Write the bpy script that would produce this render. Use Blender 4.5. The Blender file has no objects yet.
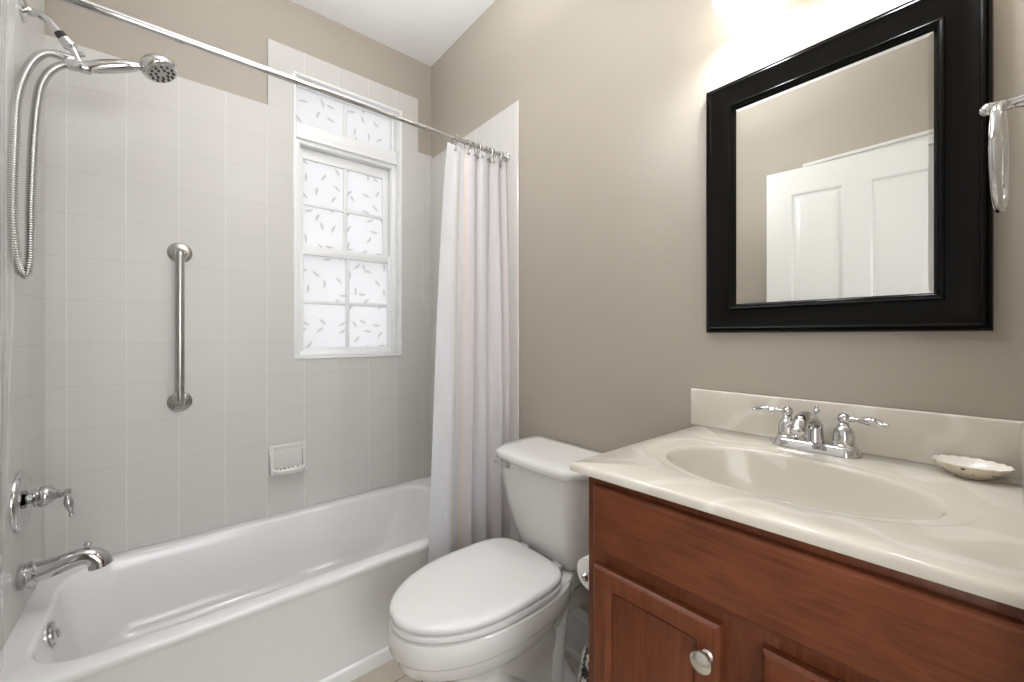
import bpy, bmesh, math, random
from mathutils import Vector, Matrix
C = bpy.context.scene
random.seed(7)
PI = math.pi

# ------------------------------------------------------------------ camera, world, exposure
FPX = 407.7
CAM_Z = 1.18
cam = bpy.data.cameras.new('camera')
cam.sensor_fit = 'HORIZONTAL'
cam.sensor_width = 36.0
cam.lens = 36.0 * FPX / 1024.0
cam.shift_y = -5.0 / 1024.0
cam.clip_start = 0.01
cam.clip_end = 100
camo = bpy.data.objects.new('camera', cam)
C.collection.objects.link(camo)
camo.location = (0, 0, CAM_Z)
camo.rotation_euler = (PI / 2, 0, -math.radians(39.826))
C.camera = camo

WORLD_STRENGTH = 1.45
w = bpy.data.worlds.new('daylight')
C.world = w
w.use_nodes = True
bg = w.node_tree.nodes['Background']
bg.inputs[0].default_value = (1.0, 0.985, 0.98, 1)
bg.inputs[1].default_value = WORLD_STRENGTH

C.view_settings.view_transform = 'Standard'
C.view_settings.look = 'None'
C.view_settings.exposure = 0.20
C.view_settings.gamma = 1.0
C.view_settings.use_curve_mapping = False
BULB_W = 5.2
BOWL_FILL_W = 8.0
UP_FILL_W = 13.0
HALL_FILL_W = 23.0
HALL_SIDE_FILL_W = 10.0

# ------------------------------------------------------------------ key planes (metres)
YB = 2.1016     # tile face of the window wall
XR = 1.1514     # right wall
XL = -0.3356    # tile face of the left wall
ZC = 2.737      # ceiling
YF = -0.04      # face of the wall with the doorway
TT = 2.215      # tile top
RIM = 0.372     # bath rim

# ------------------------------------------------------------------ materials
def mat(name, col, rough=0.5, metal=0.0, **kw):
    m = bpy.data.materials.new(name)
    m.use_nodes = True
    b = m.node_tree.nodes['Principled BSDF']
    b.inputs['Base Color'].default_value = (*col, 1)
    b.inputs['Roughness'].default_value = rough
    b.inputs['Metallic'].default_value = metal
    for k, v in kw.items():
        b.inputs[k].default_value = v
    return m

def nd(m, t, **kw):
    n = m.node_tree.nodes.new(t)
    for k, v in kw.items():
        setattr(n, k, v)
    return n

def lk(m, a, b):
    m.node_tree.links.new(a, b)

def bsdf(m):
    return m.node_tree.nodes['Principled BSDF']

def noise_bump(m, scale, strength, dist=0.002, detail=3):
    g = nd(m, 'ShaderNodeNewGeometry')
    n = nd(m, 'ShaderNodeTexNoise')
    n.inputs['Scale'].default_value = scale
    n.inputs['Detail'].default_value = detail
    lk(m, g.outputs['Position'], n.inputs['Vector'])
    b = nd(m, 'ShaderNodeBump')
    b.inputs['Strength'].default_value = strength
    b.inputs['Distance'].default_value = dist
    lk(m, n.outputs['Fac'], b.inputs['Height'])
    lk(m, b.outputs['Normal'], bsdf(m).inputs['Normal'])
    return n

M = {}
M['paint'] = mat('tan_wall_paint', (0.43, 0.384, 0.323), 0.42)
noise_bump(M['paint'], 260, 0.06, 0.001)
M['ceiling'] = mat('ceiling_paint', (0.90, 0.90, 0.90), 0.7)
M['trimwhite'] = mat('white_trim_paint', (0.78, 0.77, 0.75), 0.3)
M['vinyl'] = mat('white_window_vinyl', (0.88, 0.885, 0.885), 0.3)
M['porcelain'] = mat('porcelain', (0.79, 0.775, 0.755), 0.07, **{'Coat Weight': 0.3, 'Coat Roughness': 0.03})
M['seat'] = mat('seat_plastic', (0.80, 0.795, 0.785), 0.16)
M['tub'] = mat('bath_enamel', (0.86, 0.85, 0.845), 0.14, **{'Coat Weight': 0.2, 'Coat Roughness': 0.05})
M['ceramic'] = mat('ceramic_white', (0.72, 0.70, 0.675), 0.1)
M['chrome'] = mat('chrome', (0.63, 0.63, 0.635), 0.045, 1.0)
M['steel'] = mat('brushed_steel', (0.46, 0.45, 0.435), 0.27, 1.0)
M['nickel'] = mat('satin_nickel', (0.66, 0.63, 0.58), 0.24, 1.0)
M['black'] = mat('black_rubber', (0.02, 0.02, 0.02), 0.5)
M['mirror'] = mat('mirror_silver', (0.89, 0.90, 0.885), 0.0, 1.0)
M['frame'] = mat('black_lacquer', (0.0045, 0.004, 0.0035), 0.22, **{'Specular IOR Level': 0.11})
M['paper'] = mat('tissue_paper', (0.84, 0.83, 0.81), 0.9)
M['opal'] = mat('opal_glass', (0.95, 0.93, 0.90), 0.2)
M['dark'] = mat('drain_dark', (0.02, 0.02, 0.02), 0.6)

def tile_mat(name, axis, org, col=(0.645, 0.628, 0.604), grout=(0.75, 0.735, 0.71), z0=0.0845):
    m = mat(name, col, 0.3, **{'Specular IOR Level': 0.2})
    g = nd(m, 'ShaderNodeNewGeometry')
    s = nd(m, 'ShaderNodeSeparateXYZ')
    lk(m, g.outputs['Position'], s.inputs[0])
    a = nd(m, 'ShaderNodeMath', operation='SUBTRACT'); a.inputs[1].default_value = org - 1.525 * 2
    lk(m, s.outputs[axis], a.inputs[0])
    z = nd(m, 'ShaderNodeMath', operation='SUBTRACT'); z.inputs[1].default_value = z0 - 1.525
    lk(m, s.outputs['Z'], z.inputs[0])
    c = nd(m, 'ShaderNodeCombineXYZ')
    lk(m, a.outputs[0], c.inputs['X']); lk(m, z.outputs[0], c.inputs['Y'])
    def joint(src, w):
        dv = nd(m, 'ShaderNodeMath', operation='DIVIDE'); dv.inputs[1].default_value = 0.1525; lk(m, src, dv.inputs[0])
        fr = nd(m, 'ShaderNodeMath', operation='FRACT'); lk(m, dv.outputs[0], fr.inputs[0])
        sb = nd(m, 'ShaderNodeMath', operation='SUBTRACT'); sb.inputs[1].default_value = 0.5; lk(m, fr.outputs[0], sb.inputs[0])
        ab = nd(m, 'ShaderNodeMath', operation='ABSOLUTE'); lk(m, sb.outputs[0], ab.inputs[0])
        mr = nd(m, 'ShaderNodeMapRange', interpolation_type='SMOOTHSTEP')
        mr.inputs['From Min'].default_value = 0.5 - 2 * w / 0.1525; mr.inputs['From Max'].default_value = 0.5 - 0.5 * w / 0.1525
        lk(m, ab.outputs[0], mr.inputs['Value'])
        return mr.outputs[0]
    jv, jh = joint(a.outputs[0], 0.0014), joint(z.outputs[0], 0.0010)
    mx = nd(m, 'ShaderNodeMix', data_type='RGBA')
    mx.inputs['A'].default_value = (*col, 1); mx.inputs['B'].default_value = (*grout, 1)
    lk(m, jv, mx.inputs['Factor'])
    mh = nd(m, 'ShaderNodeMath', operation='MULTIPLY'); mh.inputs[1].default_value = 0.5; lk(m, jh, mh.inputs[0])
    mx2 = nd(m, 'ShaderNodeMix', data_type='RGBA'); lk(m, mx.outputs['Result'], mx2.inputs['A'])
    mx2.inputs['B'].default_value = (*[c * 0.86 for c in col], 1); lk(m, mh.outputs[0], mx2.inputs['Factor'])
    lk(m, mx2.outputs['Result'], bsdf(m).inputs['Base Color'])
    mm = nd(m, 'ShaderNodeMath', operation='MAXIMUM'); lk(m, jv, mm.inputs[0]); lk(m, jh, mm.inputs[1])
    r = nd(m, 'ShaderNodeMapRange')
    r.inputs['To Min'].default_value = 0.28; r.inputs['To Max'].default_value = 0.5
    lk(m, mm.outputs[0], r.inputs['Value'])
    lk(m, r.outputs[0], bsdf(m).inputs['Roughness'])
    # gentle waviness of the glaze + sunk joints
    n = nd(m, 'ShaderNodeTexNoise'); n.inputs['Scale'].default_value = 9
    lk(m, g.outputs['Position'], n.inputs['Vector'])
    bu1 = nd(m, 'ShaderNodeBump'); bu1.inputs['Strength'].default_value = 0.25; bu1.inputs['Distance'].default_value = 0.004
    lk(m, n.outputs['Fac'], bu1.inputs['Height'])
    bu = nd(m, 'ShaderNodeBump', invert=True); bu.inputs['Strength'].default_value = 0.35; bu.inputs['Distance'].default_value = 0.0015
    lk(m, mm.outputs[0], bu.inputs['Height']); lk(m, bu1.outputs[0], bu.inputs['Normal'])
    lk(m, bu.outputs[0], bsdf(m).inputs['Normal'])
    return m

M['tile_back'] = tile_mat('tile_back', 'X', 0.022)
M['tile_left'] = tile_mat('tile_left', 'Y', YB - 0.083)
M['tile_right'] = tile_mat('tile_right', 'Y', 1.497)

def make_floor_mat():
    m = mat('floor_tile', (0.56, 0.51, 0.43), 0.35)
    g = nd(m, 'ShaderNodeNewGeometry')
    mp = nd(m, 'ShaderNodeMapping'); mp.inputs['Location'].default_value = (2.394, 2.03, 0)
    lk(m, g.outputs['Position'], mp.inputs['Vector'])
    b = nd(m, 'ShaderNodeTexBrick'); b.offset = 0.0
    b.inputs['Scale'].default_value = 1.0
    b.inputs['Brick Width'].default_value = 0.305; b.inputs['Row Height'].default_value = 0.305
    b.inputs['Mortar Size'].default_value = 0.0022
    b.inputs['Color1'].default_value = (0.57, 0.51, 0.42, 1); b.inputs['Color2'].default_value = (0.54, 0.485, 0.40, 1)
    b.inputs['Mortar'].default_value = (0.25, 0.22, 0.18, 1)
    lk(m, mp.outputs[0], b.inputs['Vector'])
    lk(m, b.outputs['Color'], bsdf(m).inputs['Base Color'])
    return m
M['floor'] = make_floor_mat()

def wood_mat(name, axis):
    """dark cherry; the grain runs along the given world axis"""
    m = mat(name, (0.10, 0.03, 0.018), 0.33, **{'Specular IOR Level': 0.3})
    g = nd(m, 'ShaderNodeNewGeometry')
    mp = nd(m, 'ShaderNodeMapping')
    sc = [9, 9, 9]; sc['XYZ'.index(axis)] = 1.6
    mp.inputs['Scale'].default_value = sc
    lk(m, g.outputs['Position'], mp.inputs['Vector'])
    n = nd(m, 'ShaderNodeTexNoise'); n.inputs['Scale'].default_value = 2.2; n.inputs['Detail'].default_value = 5
    n.inputs['Distortion'].default_value = 1.2
    lk(m, mp.outputs[0], n.inputs['Vector'])
    wv = nd(m, 'ShaderNodeMath', operation='MULTIPLY'); wv.inputs[1].default_value = 26
    lk(m, n.outputs['Fac'], wv.inputs[0])
    si = nd(m, 'ShaderNodeMath', operation='SINE'); lk(m, wv.outputs[0], si.inputs[0])
    mp2 = nd(m, 'ShaderNodeMapping'); sc2 = [260, 260, 260]; sc2['XYZ'.index(axis)] = 9
    mp2.inputs['Scale'].default_value = sc2; lk(m, g.outputs['Position'], mp2.inputs['Vector'])
    n2 = nd(m, 'ShaderNodeTexNoise'); n2.inputs['Scale'].default_value = 1.0; n2.inputs['Detail'].default_value = 2
    lk(m, mp2.outputs[0], n2.inputs['Vector'])
    a = nd(m, 'ShaderNodeMath', operation='MULTIPLY_ADD'); a.inputs[1].default_value = 0.07; a.inputs[2].default_value = 0.0
    lk(m, si.outputs[0], a.inputs[0])
    a2 = nd(m, 'ShaderNodeMath', operation='MULTIPLY_ADD'); a2.inputs[1].default_value = 0.6
    lk(m, n2.outputs['Fac'], a2.inputs[0]); lk(m, a.outputs[0], a2.inputs[2])
    n3 = nd(m, 'ShaderNodeTexNoise'); n3.inputs['Scale'].default_value = 14.0; n3.inputs['Detail'].default_value = 2
    lk(m, g.outputs['Position'], n3.inputs['Vector'])
    a3 = nd(m, 'ShaderNodeMath', operation='MULTIPLY_ADD'); a3.inputs[1].default_value = 0.5
    lk(m, n3.outputs['Fac'], a3.inputs[0]); lk(m, a2.outputs[0], a3.inputs[2])
    r = nd(m, 'ShaderNodeValToRGB')
    e = r.color_ramp.elements
    e[0].position = 0.25; e[0].color = (0.088, 0.0225, 0.0085, 1)
    e[1].position = 0.92; e[1].color = (0.205, 0.060, 0.0235, 1)
    lk(m, a3.outputs[0], r.inputs[0])
    lk(m, r.outputs[0], bsdf(m).inputs['Base Color'])
    return m
M['wood_h'] = wood_mat('cherry_wood_crosswise', 'Y')
M['wood_v'] = wood_mat('cherry_wood_upright', 'Z')

def marble_mat():
    m = mat('cultured_marble', (0.66, 0.61, 0.53), 0.12, **{'Coat Weight': 0.3, 'Coat Roughness': 0.05})
    g = nd(m, 'ShaderNodeNewGeometry')
    n0 = nd(m, 'ShaderNodeTexNoise'); n0.inputs['Scale'].default_value = 3.0; n0.inputs['Detail'].default_value = 2
    lk(m, g.outputs['Position'], n0.inputs['Vector'])
    v = nd(m, 'ShaderNodeVectorMath', operation='MULTIPLY_ADD'); v.inputs[1].default_value = (0.9, 0.9, 0.9)
    lk(m, n0.outputs['Color'], v.inputs[0]); lk(m, g.outputs['Position'], v.inputs[2])
    wv = nd(m, 'ShaderNodeTexWave'); wv.bands_direction = 'DIAGONAL'
    wv.inputs['Scale'].default_value = 2.2; wv.inputs['Distortion'].default_value = 5.0
    wv.inputs['Detail'].default_value = 2.0; wv.inputs['Detail Scale'].default_value = 1.6
    lk(m, v.outputs[0], wv.inputs['Vector'])
    r = nd(m, 'ShaderNodeValToRGB')
    e = r.color_ramp.elements
    e[0].position = 0.30; e[0].color = (0.655, 0.605, 0.525, 1)
    e[1].position = 0.97; e[1].color = (0.725, 0.685, 0.615, 1)
    x = e.new(0.8); x.color = (0.665, 0.615, 0.535, 1)
    lk(m, wv.outputs['Fac'], r.inputs[0])
    lk(m, r.outputs[0], bsdf(m).inputs['Base Color'])
    return m
M['marble'] = marble_mat()

def pane_mat():
    """frosted film with etched leaves over daylight"""
    m = bpy.data.materials.new('frosted_leaf_glass'); m.use_nodes = True
    nt = m.node_tree; nt.nodes.clear()
    out = nd(m, 'ShaderNodeOutputMaterial')
    g = nd(m, 'ShaderNodeNewGeometry'); s = nd(m, 'ShaderNodeSeparateXYZ'); lk(m, g.outputs['Position'], s.inputs[0])
    c = nd(m, 'ShaderNodeCombineXYZ'); lk(m, s.outputs['X'], c.inputs['X']); lk(m, s.outputs['Z'], c.inputs['Y'])
    sc = nd(m, 'ShaderNodeVectorMath', operation='SCALE'); sc.inputs['Scale'].default_value = 13.0
    lk(m, c.outputs[0], sc.inputs[0])
    vo = nd(m, 'ShaderNodeTexVoronoi', voronoi_dimensions='2D'); vo.inputs['Scale'].default_value = 1.0
    vo.inputs['Randomness'].default_value = 0.8
    lk(m, sc.outputs[0], vo.inputs['Vector'])
    d = nd(m, 'ShaderNodeVectorMath', operation='SUBTRACT'); lk(m, sc.outputs[0], d.inputs[0]); lk(m, vo.outputs['Position'], d.inputs[1])
    cs = nd(m, 'ShaderNodeSeparateColor'); lk(m, vo.outputs['Color'], cs.inputs[0])
    an = nd(m, 'ShaderNodeMath', operation='MULTIPLY'); an.inputs[1].default_value = 6.283; lk(m, cs.outputs[0], an.inputs[0])
    ro = nd(m, 'ShaderNodeVectorRotate', rotation_type='Z_AXIS'); lk(m, d.outputs[0], ro.inputs['Vector']); lk(m, an.outputs[0], ro.inputs['Angle'])
    # bent, pointed leaf: y - k x^2, half-width shrinking to the ends
    sp = nd(m, 'ShaderNodeSeparateXYZ'); lk(m, ro.outputs[0], sp.inputs[0])
    x2 = nd(m, 'ShaderNodeMath', operation='MULTIPLY'); lk(m, sp.outputs['X'], x2.inputs[0]); lk(m, sp.outputs['X'], x2.inputs[1])
    yb = nd(m, 'ShaderNodeMath', operation='MULTIPLY_ADD'); yb.inputs[1].default_value = -0.5
    lk(m, x2.outputs[0], yb.inputs[0]); lk(m, sp.outputs['Y'], yb.inputs[2])
    ab = nd(m, 'ShaderNodeMath', operation='ABSOLUTE'); lk(m, yb.outputs[0], ab.inputs[0])
    wd = nd(m, 'ShaderNodeMath', operation='MULTIPLY_ADD'); wd.inputs[1].default_value = -0.85; wd.inputs[2].default_value = 0.085
    lk(m, x2.outputs[0], wd.inputs[0])
    di = nd(m, 'ShaderNodeMath', operation='SUBTRACT'); lk(m, wd.outputs[0], di.inputs[0]); lk(m, ab.outputs[0], di.inputs[1])
    mr = nd(m, 'ShaderNodeMapRange'); mr.inputs['From Min'].default_value = -0.01; mr.inputs['From Max'].default_value = 0.03
    lk(m, di.outputs[0], mr.inputs['Value'])
    mx = nd(m, 'ShaderNodeMix', data_type='RGBA')
    mx.inputs['A'].default_value = (0.93, 0.935, 0.95, 1); mx.inputs['B'].default_value = (0.72, 0.72, 0.72, 1)
    lk(m, mr.outputs[0], mx.inputs['Factor'])
    tr = nd(m, 'ShaderNodeBsdfTranslucent'); lk(m, mx.outputs['Result'], tr.inputs['Color'])
    gl = nd(m, 'ShaderNodeBsdfGlossy'); gl.inputs['Roughness'].default_value = 0.15
    fr = nd(m, 'ShaderNodeFresnel'); fr.inputs['IOR'].default_value = 1.3
    ms = nd(m, 'ShaderNodeMixShader'); lk(m, fr.outputs[0], ms.inputs[0]); lk(m, tr.outputs[0], ms.inputs[1]); lk(m, gl.outputs[0], ms.inputs[2])
    lk(m, ms.outputs[0], out.inputs['Surface'])
    return m
M['pane'] = pane_mat()

def curtain_mat():
    m = bpy.data.materials.new('curtain_cloth'); m.use_nodes = True
    b = bsdf(m)
    uv = nd(m, 'ShaderNodeUVMap'); s = nd(m, 'ShaderNodeSeparateXYZ'); lk(m, uv.outputs[0], s.inputs[0])
    r = nd(m, 'ShaderNodeValToRGB'); r.color_ramp.interpolation = 'EASE'
    e = r.color_ramp.elements
    W = (0.91, 0.91, 0.93, 1); P = (0.90, 0.85, 0.86, 1)
    stops = [(0.0, W), (0.15, W), (0.175, (0.85, 0.82, 0.77, 1)), (0.20, W), (0.235, (0.84, 0.85, 0.93, 1)), (0.265, (0.91, 0.80, 0.69, 1)),
             (0.30, P), (0.40, (0.87, 0.85, 0.89, 1)), (0.45, P), (0.58, W), (0.66, P), (0.80, (0.89, 0.87, 0.89, 1)), (1.0, P)]
    e[0].position, e[0].color = stops[0]; e[1].position, e[1].color = stops[-1]
    for p, c in stops[1:-1]:
        x = e.new(p); x.color = c
    lk(m, s.outputs['X'], r.inputs[0])
    lk(m, r.outputs[0], b.inputs['Base Color'])
    b.inputs['Roughness'].default_value = 0.65
    tr = nd(m, 'ShaderNodeBsdfTranslucent'); lk(m, r.outputs[0], tr.inputs['Color'])
    ms = nd(m, 'ShaderNodeMixShader'); ms.inputs[0].default_value = 0.45
    lk(m, b.outputs[0], ms.inputs[1]); lk(m, tr.outputs[0], ms.inputs[2])
    lk(m, ms.outputs[0], m.node_tree.nodes['Material Output'].inputs['Surface'])
    return m
M['curtain'] = curtain_mat()

def liner_mat():
    m = bpy.data.materials.new('clear_liner'); m.use_nodes = True
    b = bsdf(m)
    b.inputs['Base Color'].default_value = (0.85, 0.85, 0.84, 1); b.inputs['Roughness'].default_value = 0.12
    t = nd(m, 'ShaderNodeBsdfTransparent'); t.inputs['Color'].default_value = (0.97, 0.97, 0.97, 1)
    lw = nd(m, 'ShaderNodeLayerWeight'); lw.inputs['Blend'].default_value = 0.35
    mr = nd(m, 'ShaderNodeMapRange'); mr.inputs['To Min'].default_value = 0.06; mr.inputs['To Max'].default_value = 0.45
    lk(m, lw.outputs['Facing'], mr.inputs['Value'])
    ms = nd(m, 'ShaderNodeMixShader'); lk(m, mr.outputs[0], ms.inputs[0])
    lk(m, t.outputs[0], ms.inputs[1]); lk(m, b.outputs[0], ms.inputs[2])
    lk(m, ms.outputs[0], m.node_tree.nodes['Material Output'].inputs['Surface'])
    return m
M['liner'] = liner_mat()

def shade_mat(name, SHADE_E):
    m = bpy.data.materials.new(name); m.use_nodes = True
    nt = m.node_tree; b = bsdf(m)
    b.inputs['Base Color'].default_value = (0.95, 0.93, 0.89, 1); b.inputs['Roughness'].default_value = 0.25
    b.inputs['Emission Color'].default_value = (1.0, 0.98, 0.97, 1); b.inputs['Emission Strength'].default_value = SHADE_E
    tr = nd(m, 'ShaderNodeBsdfTranslucent'); tr.inputs['Color'].default_value = (0.95, 0.92, 0.86, 1)
    ms = nd(m, 'ShaderNodeMixShader'); ms.inputs[0].default_value = 0.5
    lk(m, b.outputs[0], ms.inputs[1]); lk(m, tr.outputs[0], ms.inputs[2])
    lk(m, ms.outputs[0], nt.nodes['Material Output'].inputs['Surface'])
    return m
M['shade'] = shade_mat('lit_shade_glass', 0.6)
M['fill_glass'] = shade_mat('fill_bowl_glass', 1.0)  # glowing glass of the added bowl lamp
M['bulb'] = mat('lamp_bulb', (1, 1, 1), 0.3, **{'Emission Color': (1.0, 0.93, 0.82, 1), 'Emission Strength': 4.0})

def dish_mat():
    m = mat('painted_dish', (0.80, 0.72, 0.56), 0.15)
    g = nd(m, 'ShaderNodeNewGeometry')
    v = nd(m, 'ShaderNodeTexVoronoi'); v.inputs['Scale'].default_value = 62
    lk(m, g.outputs['Position'], v.inputs['Vector'])
    r = nd(m, 'ShaderNodeValToRGB'); e = r.color_ramp.elements
    e[0].position = 0.16; e[0].color = (0.12, 0.06, 0.03, 1)
    e[1].position = 0.22; e[1].color = (0.80, 0.72, 0.57, 1)
    lk(m, v.outputs['Distance'], r.inputs[0]); lk(m, r.outputs[0], bsdf(m).inputs['Base Color'])
    return m
M['dish'] = dish_mat()
M['dish_in'] = mat('dish_glaze', (0.84, 0.80, 0.72), 0.12)

def mottled_mat():
    m = mat('mottled_ceramic', (0.4, 0.4, 0.38), 0.12)
    g = nd(m, 'ShaderNodeNewGeometry')
    v = nd(m, 'ShaderNodeTexNoise'); v.inputs['Scale'].default_value = 45; v.inputs['Detail'].default_value = 4
    lk(m, g.outputs['Position'], v.inputs['Vector'])
    r = nd(m, 'ShaderNodeValToRGB'); e = r.color_ramp.elements
    e[0].position = 0.45; e[0].color = (0.02, 0.02, 0.018, 1)
    e[1].position = 0.56; e[1].color = (0.62, 0.60, 0.55, 1)
    lk(m, v.outputs['Fac'], r.inputs[0]); lk(m, r.outputs[0], bsdf(m).inputs['Base Color'])
    return m
M['mottled'] = mottled_mat()

def hose_mat():
    m = mat('metal_hose', (0.62, 0.62, 0.61), 0.18, 1.0)
    return m
M['hose'] = hose_mat()

# ------------------------------------------------------------------ mesh builder
def frame_of(t):
    t = t.normalized()
    up = Vector((0, 0, 1)) if abs(t.z) < 0.95 else Vector((1, 0, 0))
    a = t.cross(up).normalized()
    return a, t.cross(a).normalized()

SKEW = 0.039
def skew(mb, k=SKEW):
    """the vanity front stands a little out of square with the wall"""
    for v in mb.bm.verts:
        v.co.x += k * (0.5485 - v.co.y) * max(0.0, min(1.0, (0.715 - v.co.x) / 0.08))
    return mb

class MB:
    def __init__(s):
        s.bm = bmesh.new()
        s.uv = None
    def merge(s, b):
        me = bpy.data.meshes.new('tmp'); b.to_mesh(me); b.free()
        s.bm.from_mesh(me); bpy.data.meshes.remove(me)
        return s
    def box(s, lo, hi, bev=0.0, seg=2, rot=None, piv=None):
        b = bmesh.new()
        r = bmesh.ops.create_cube(b, size=1)
        lo, hi = Vector(lo), Vector(hi)
        for v in b.verts:
            v.co = Vector(((lo[i] + hi[i]) / 2 + v.co[i] * (hi[i] - lo[i])) for i in range(3))
        if bev > 0:
            bmesh.ops.bevel(b, geom=list(b.edges), offset=bev, segments=seg, profile=0.5, affect='EDGES')
        if rot is not None:
            bmesh.ops.rotate(b, verts=b.verts, cent=piv or (lo + hi) / 2, matrix=rot)
        return s.merge(b)
    def loft(s, rings, closed=True, cap0=True, cap1=True):
        b = bmesh.new()
        vs = [[b.verts.new(p) for p in r] for r in rings]
        n = len(vs[0])
        for i in range(len(vs) - 1):
            for j in range(n if closed else n - 1):
                k = (j + 1) % n
                try:
                    b.faces.new((vs[i][j], vs[i][k], vs[i + 1][k], vs[i + 1][j]))
                except ValueError:
                    pass
        if closed and cap0: b.faces.new(vs[0][::-1])
        if closed and cap1: b.faces.new(vs[-1])
        bmesh.ops.recalc_face_normals(b, faces=b.faces)
        return s.merge(b)
    def lathe(s, prof, org=(0, 0, 0), axis=(0, 0, 1), n=32, cap=True):
        """prof: list of (radius, distance along axis)"""
        ax = Vector(axis).normalized(); a, c = frame_of(ax); o = Vector(org)
        rings = [[o + ax * h + (a * math.cos(2 * PI * k / n) + c * math.sin(2 * PI * k / n)) * max(r, 1e-4) for k in range(n)] for r, h in prof]
        return s.loft(rings, True, cap, cap)
    def tube(s, pts, rad, n=14, cap=True, flat=None):
        pts = [Vector(p) for p in pts]
        if not hasattr(rad, '__len__'): rad = [rad] * len(pts)
        rings = []
        t0 = (pts[1] - pts[0]).normalized(); a, c = frame_of(t0)
        for i, p in enumerate(pts):
            t = (pts[min(i + 1, len(pts) - 1)] - pts[max(i - 1, 0)]).normalized()
            a = (a - t * a.dot(t)).normalized(); c = t.cross(a)
            f = flat or 1.0
            rings.append([p + (a * math.cos(2 * PI * k / n) + c * math.sin(2 * PI * k / n) * f) * max(rad[i], 1e-4) for k in range(n)])
        return s.loft(rings, True, cap, cap)
    def ball(s, c, r, n=20, sc=(1, 1, 1)):
        b = bmesh.new(); bmesh.ops.create_uvsphere(b, u_segments=n, v_segments=n // 2 + 2, radius=r)
        for v in b.verts:
            v.co = Vector((v.co.x * sc[0] + c[0], v.co.y * sc[1] + c[1], v.co.z * sc[2] + c[2]))
        return s.merge(b)
    def grid(s, rows, uvs=None):
        b = bmesh.new()
        vs = [[b.verts.new(p) for p in r] for r in rows]
        lay = b.loops.layers.uv.new('UVMap') if uvs else None
        for i in range(len(vs) - 1):
            for j in range(len(vs[0]) - 1):
                idx = ((i, j), (i, j + 1), (i + 1, j + 1), (i + 1, j))
                f = b.faces.new([vs[p][q] for p, q in idx])
                if lay:
                    for l, (p, q) in zip(f.loops, idx): l[lay].uv = uvs[p][q]
        return s.merge(b)
    def build(s, name, m, parent=None, ang=38, smooth=True):
        bm = s.bm
        if smooth:
            for f in bm.faces: f.smooth = True
            for e in bm.edges:
                if len(e.link_faces) == 2 and e.calc_face_angle(0) > math.radians(ang): e.smooth = False
        me = bpy.data.meshes.new(name)
        ms = m if isinstance(m, (list, tuple)) else [m]
        for x in ms: me.materials.append(x)
        o = bpy.data.objects.new(name, me)
        C.collection.objects.link(o)
        if parent is not None:
            off = world_loc(parent)
            o.parent = parent
        else:
            # origin at the middle of the base
            xs = [v.co for v in bm.verts]
            off = Vector(((min(v.x for v in xs) + max(v.x for v in xs)) / 2, (min(v.y for v in xs) + max(v.y for v in xs)) / 2, min(v.z for v in xs)))
            o.location = off
        for v in bm.verts: v.co -= off
        bm.to_mesh(me); bm.free()
        return o

def world_loc(o):
    l = Vector(o.location)
    while o.parent is not None:
        o = o.parent; l += Vector(o.location)
    return l

def tag(o, label, cat=None, group=None, kind=None):
    o['label'] = label
    if cat: o['category'] = cat
    if group: o['group'] = group
    if kind: o['kind'] = kind
    return o

def thing(name, label, cat, loc, group=None):
    o = bpy.data.objects.new(name, None)
    o.empty_display_size = 0.05
    C.collection.objects.link(o)
    o.location = loc
    return tag(o, label, cat, group)

def struct(name, label, mb, m, cat='room'):
    o = mb.build(name, m, smooth=False)
    return tag(o, label, cat, None, 'structure')

def copy_tree(o, parent=None):
    c = o.copy(); C.collection.objects.link(c)
    if parent is not None: c.parent = parent
    for ch in [x for x in bpy.data.objects if x.parent == o]:
        copy_tree(ch, c)
    return c

def spline(pts, n=12):
    """Catmull-Rom through points"""
    P = [Vector(p) for p in pts]; P = [P[0] * 2 - P[1]] + P + [P[-1] * 2 - P[-2]]
    out = []
    for i in range(1, len(P) - 2):
        for k in range(n):
            t = k / n
            a, b, c, d = P[i - 1], P[i], P[i + 1], P[i + 2]
            out.append(0.5 * ((2 * b) + (c - a) * t + (2 * a - 5 * b + 4 * c - d) * t * t + (3 * b - a - 3 * c + d) * t ** 3))
    out.append(P[-2])
    return out

def rrect(x0, x1, y0, y1, r, z, n=8):
    pts = []
    for cx, cy, a0 in ((x1 - r, y1 - r, 0), (x0 + r, y1 - r, PI / 2), (x0 + r, y0 + r, PI), (x1 - r, y0 + r, 1.5 * PI)):
        for k in range(n + 1):
            a = a0 + PI / 2 * k / n
            pts.append((cx + r * math.cos(a), cy + r * math.sin(a), z))
    return pts

# ------------------------------------------------------------------ room shell
struct('floor', 'beige square tile floor with dark grout', MB().box((-0.95, -1.55, -0.06), (1.27, 2.30, 0)), M['floor'])
struct('ceiling', 'plain white ceiling', MB().box((-0.95, -1.55, ZC), (1.27, 2.30, ZC + 0.08)), M['ceiling'])
WY = YB + 0.010   # drywall face behind the tile
b = MB()
b.box((-0.52, WY, 0), (0.419, WY + 0.16, ZC)); b.box((0.978, WY, 0), (1.27, WY + 0.16, ZC))
b.box((0.419, WY, 0), (0.978, WY + 0.16, 1.060)); b.box((0.419, WY, 2.422), (0.978, WY + 0.16, ZC))
struct('wall_back', 'tan painted wall around the window above the bath', b, M['paint'])
struct('wall_right', 'tan painted wall behind toilet, vanity and mirror', MB().box((XR, -0.20, 0), (XR + 0.11, WY, ZC)), M['paint'])
struct('wall_left', 'tan painted wall beside the door', MB().box((-0.52, YF - 0.11, 0), (-0.402, 1.36, ZC)).box((-0.52, 1.345, 0), (-0.3456, WY, ZC)), M['paint'])
b = MB()
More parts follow.
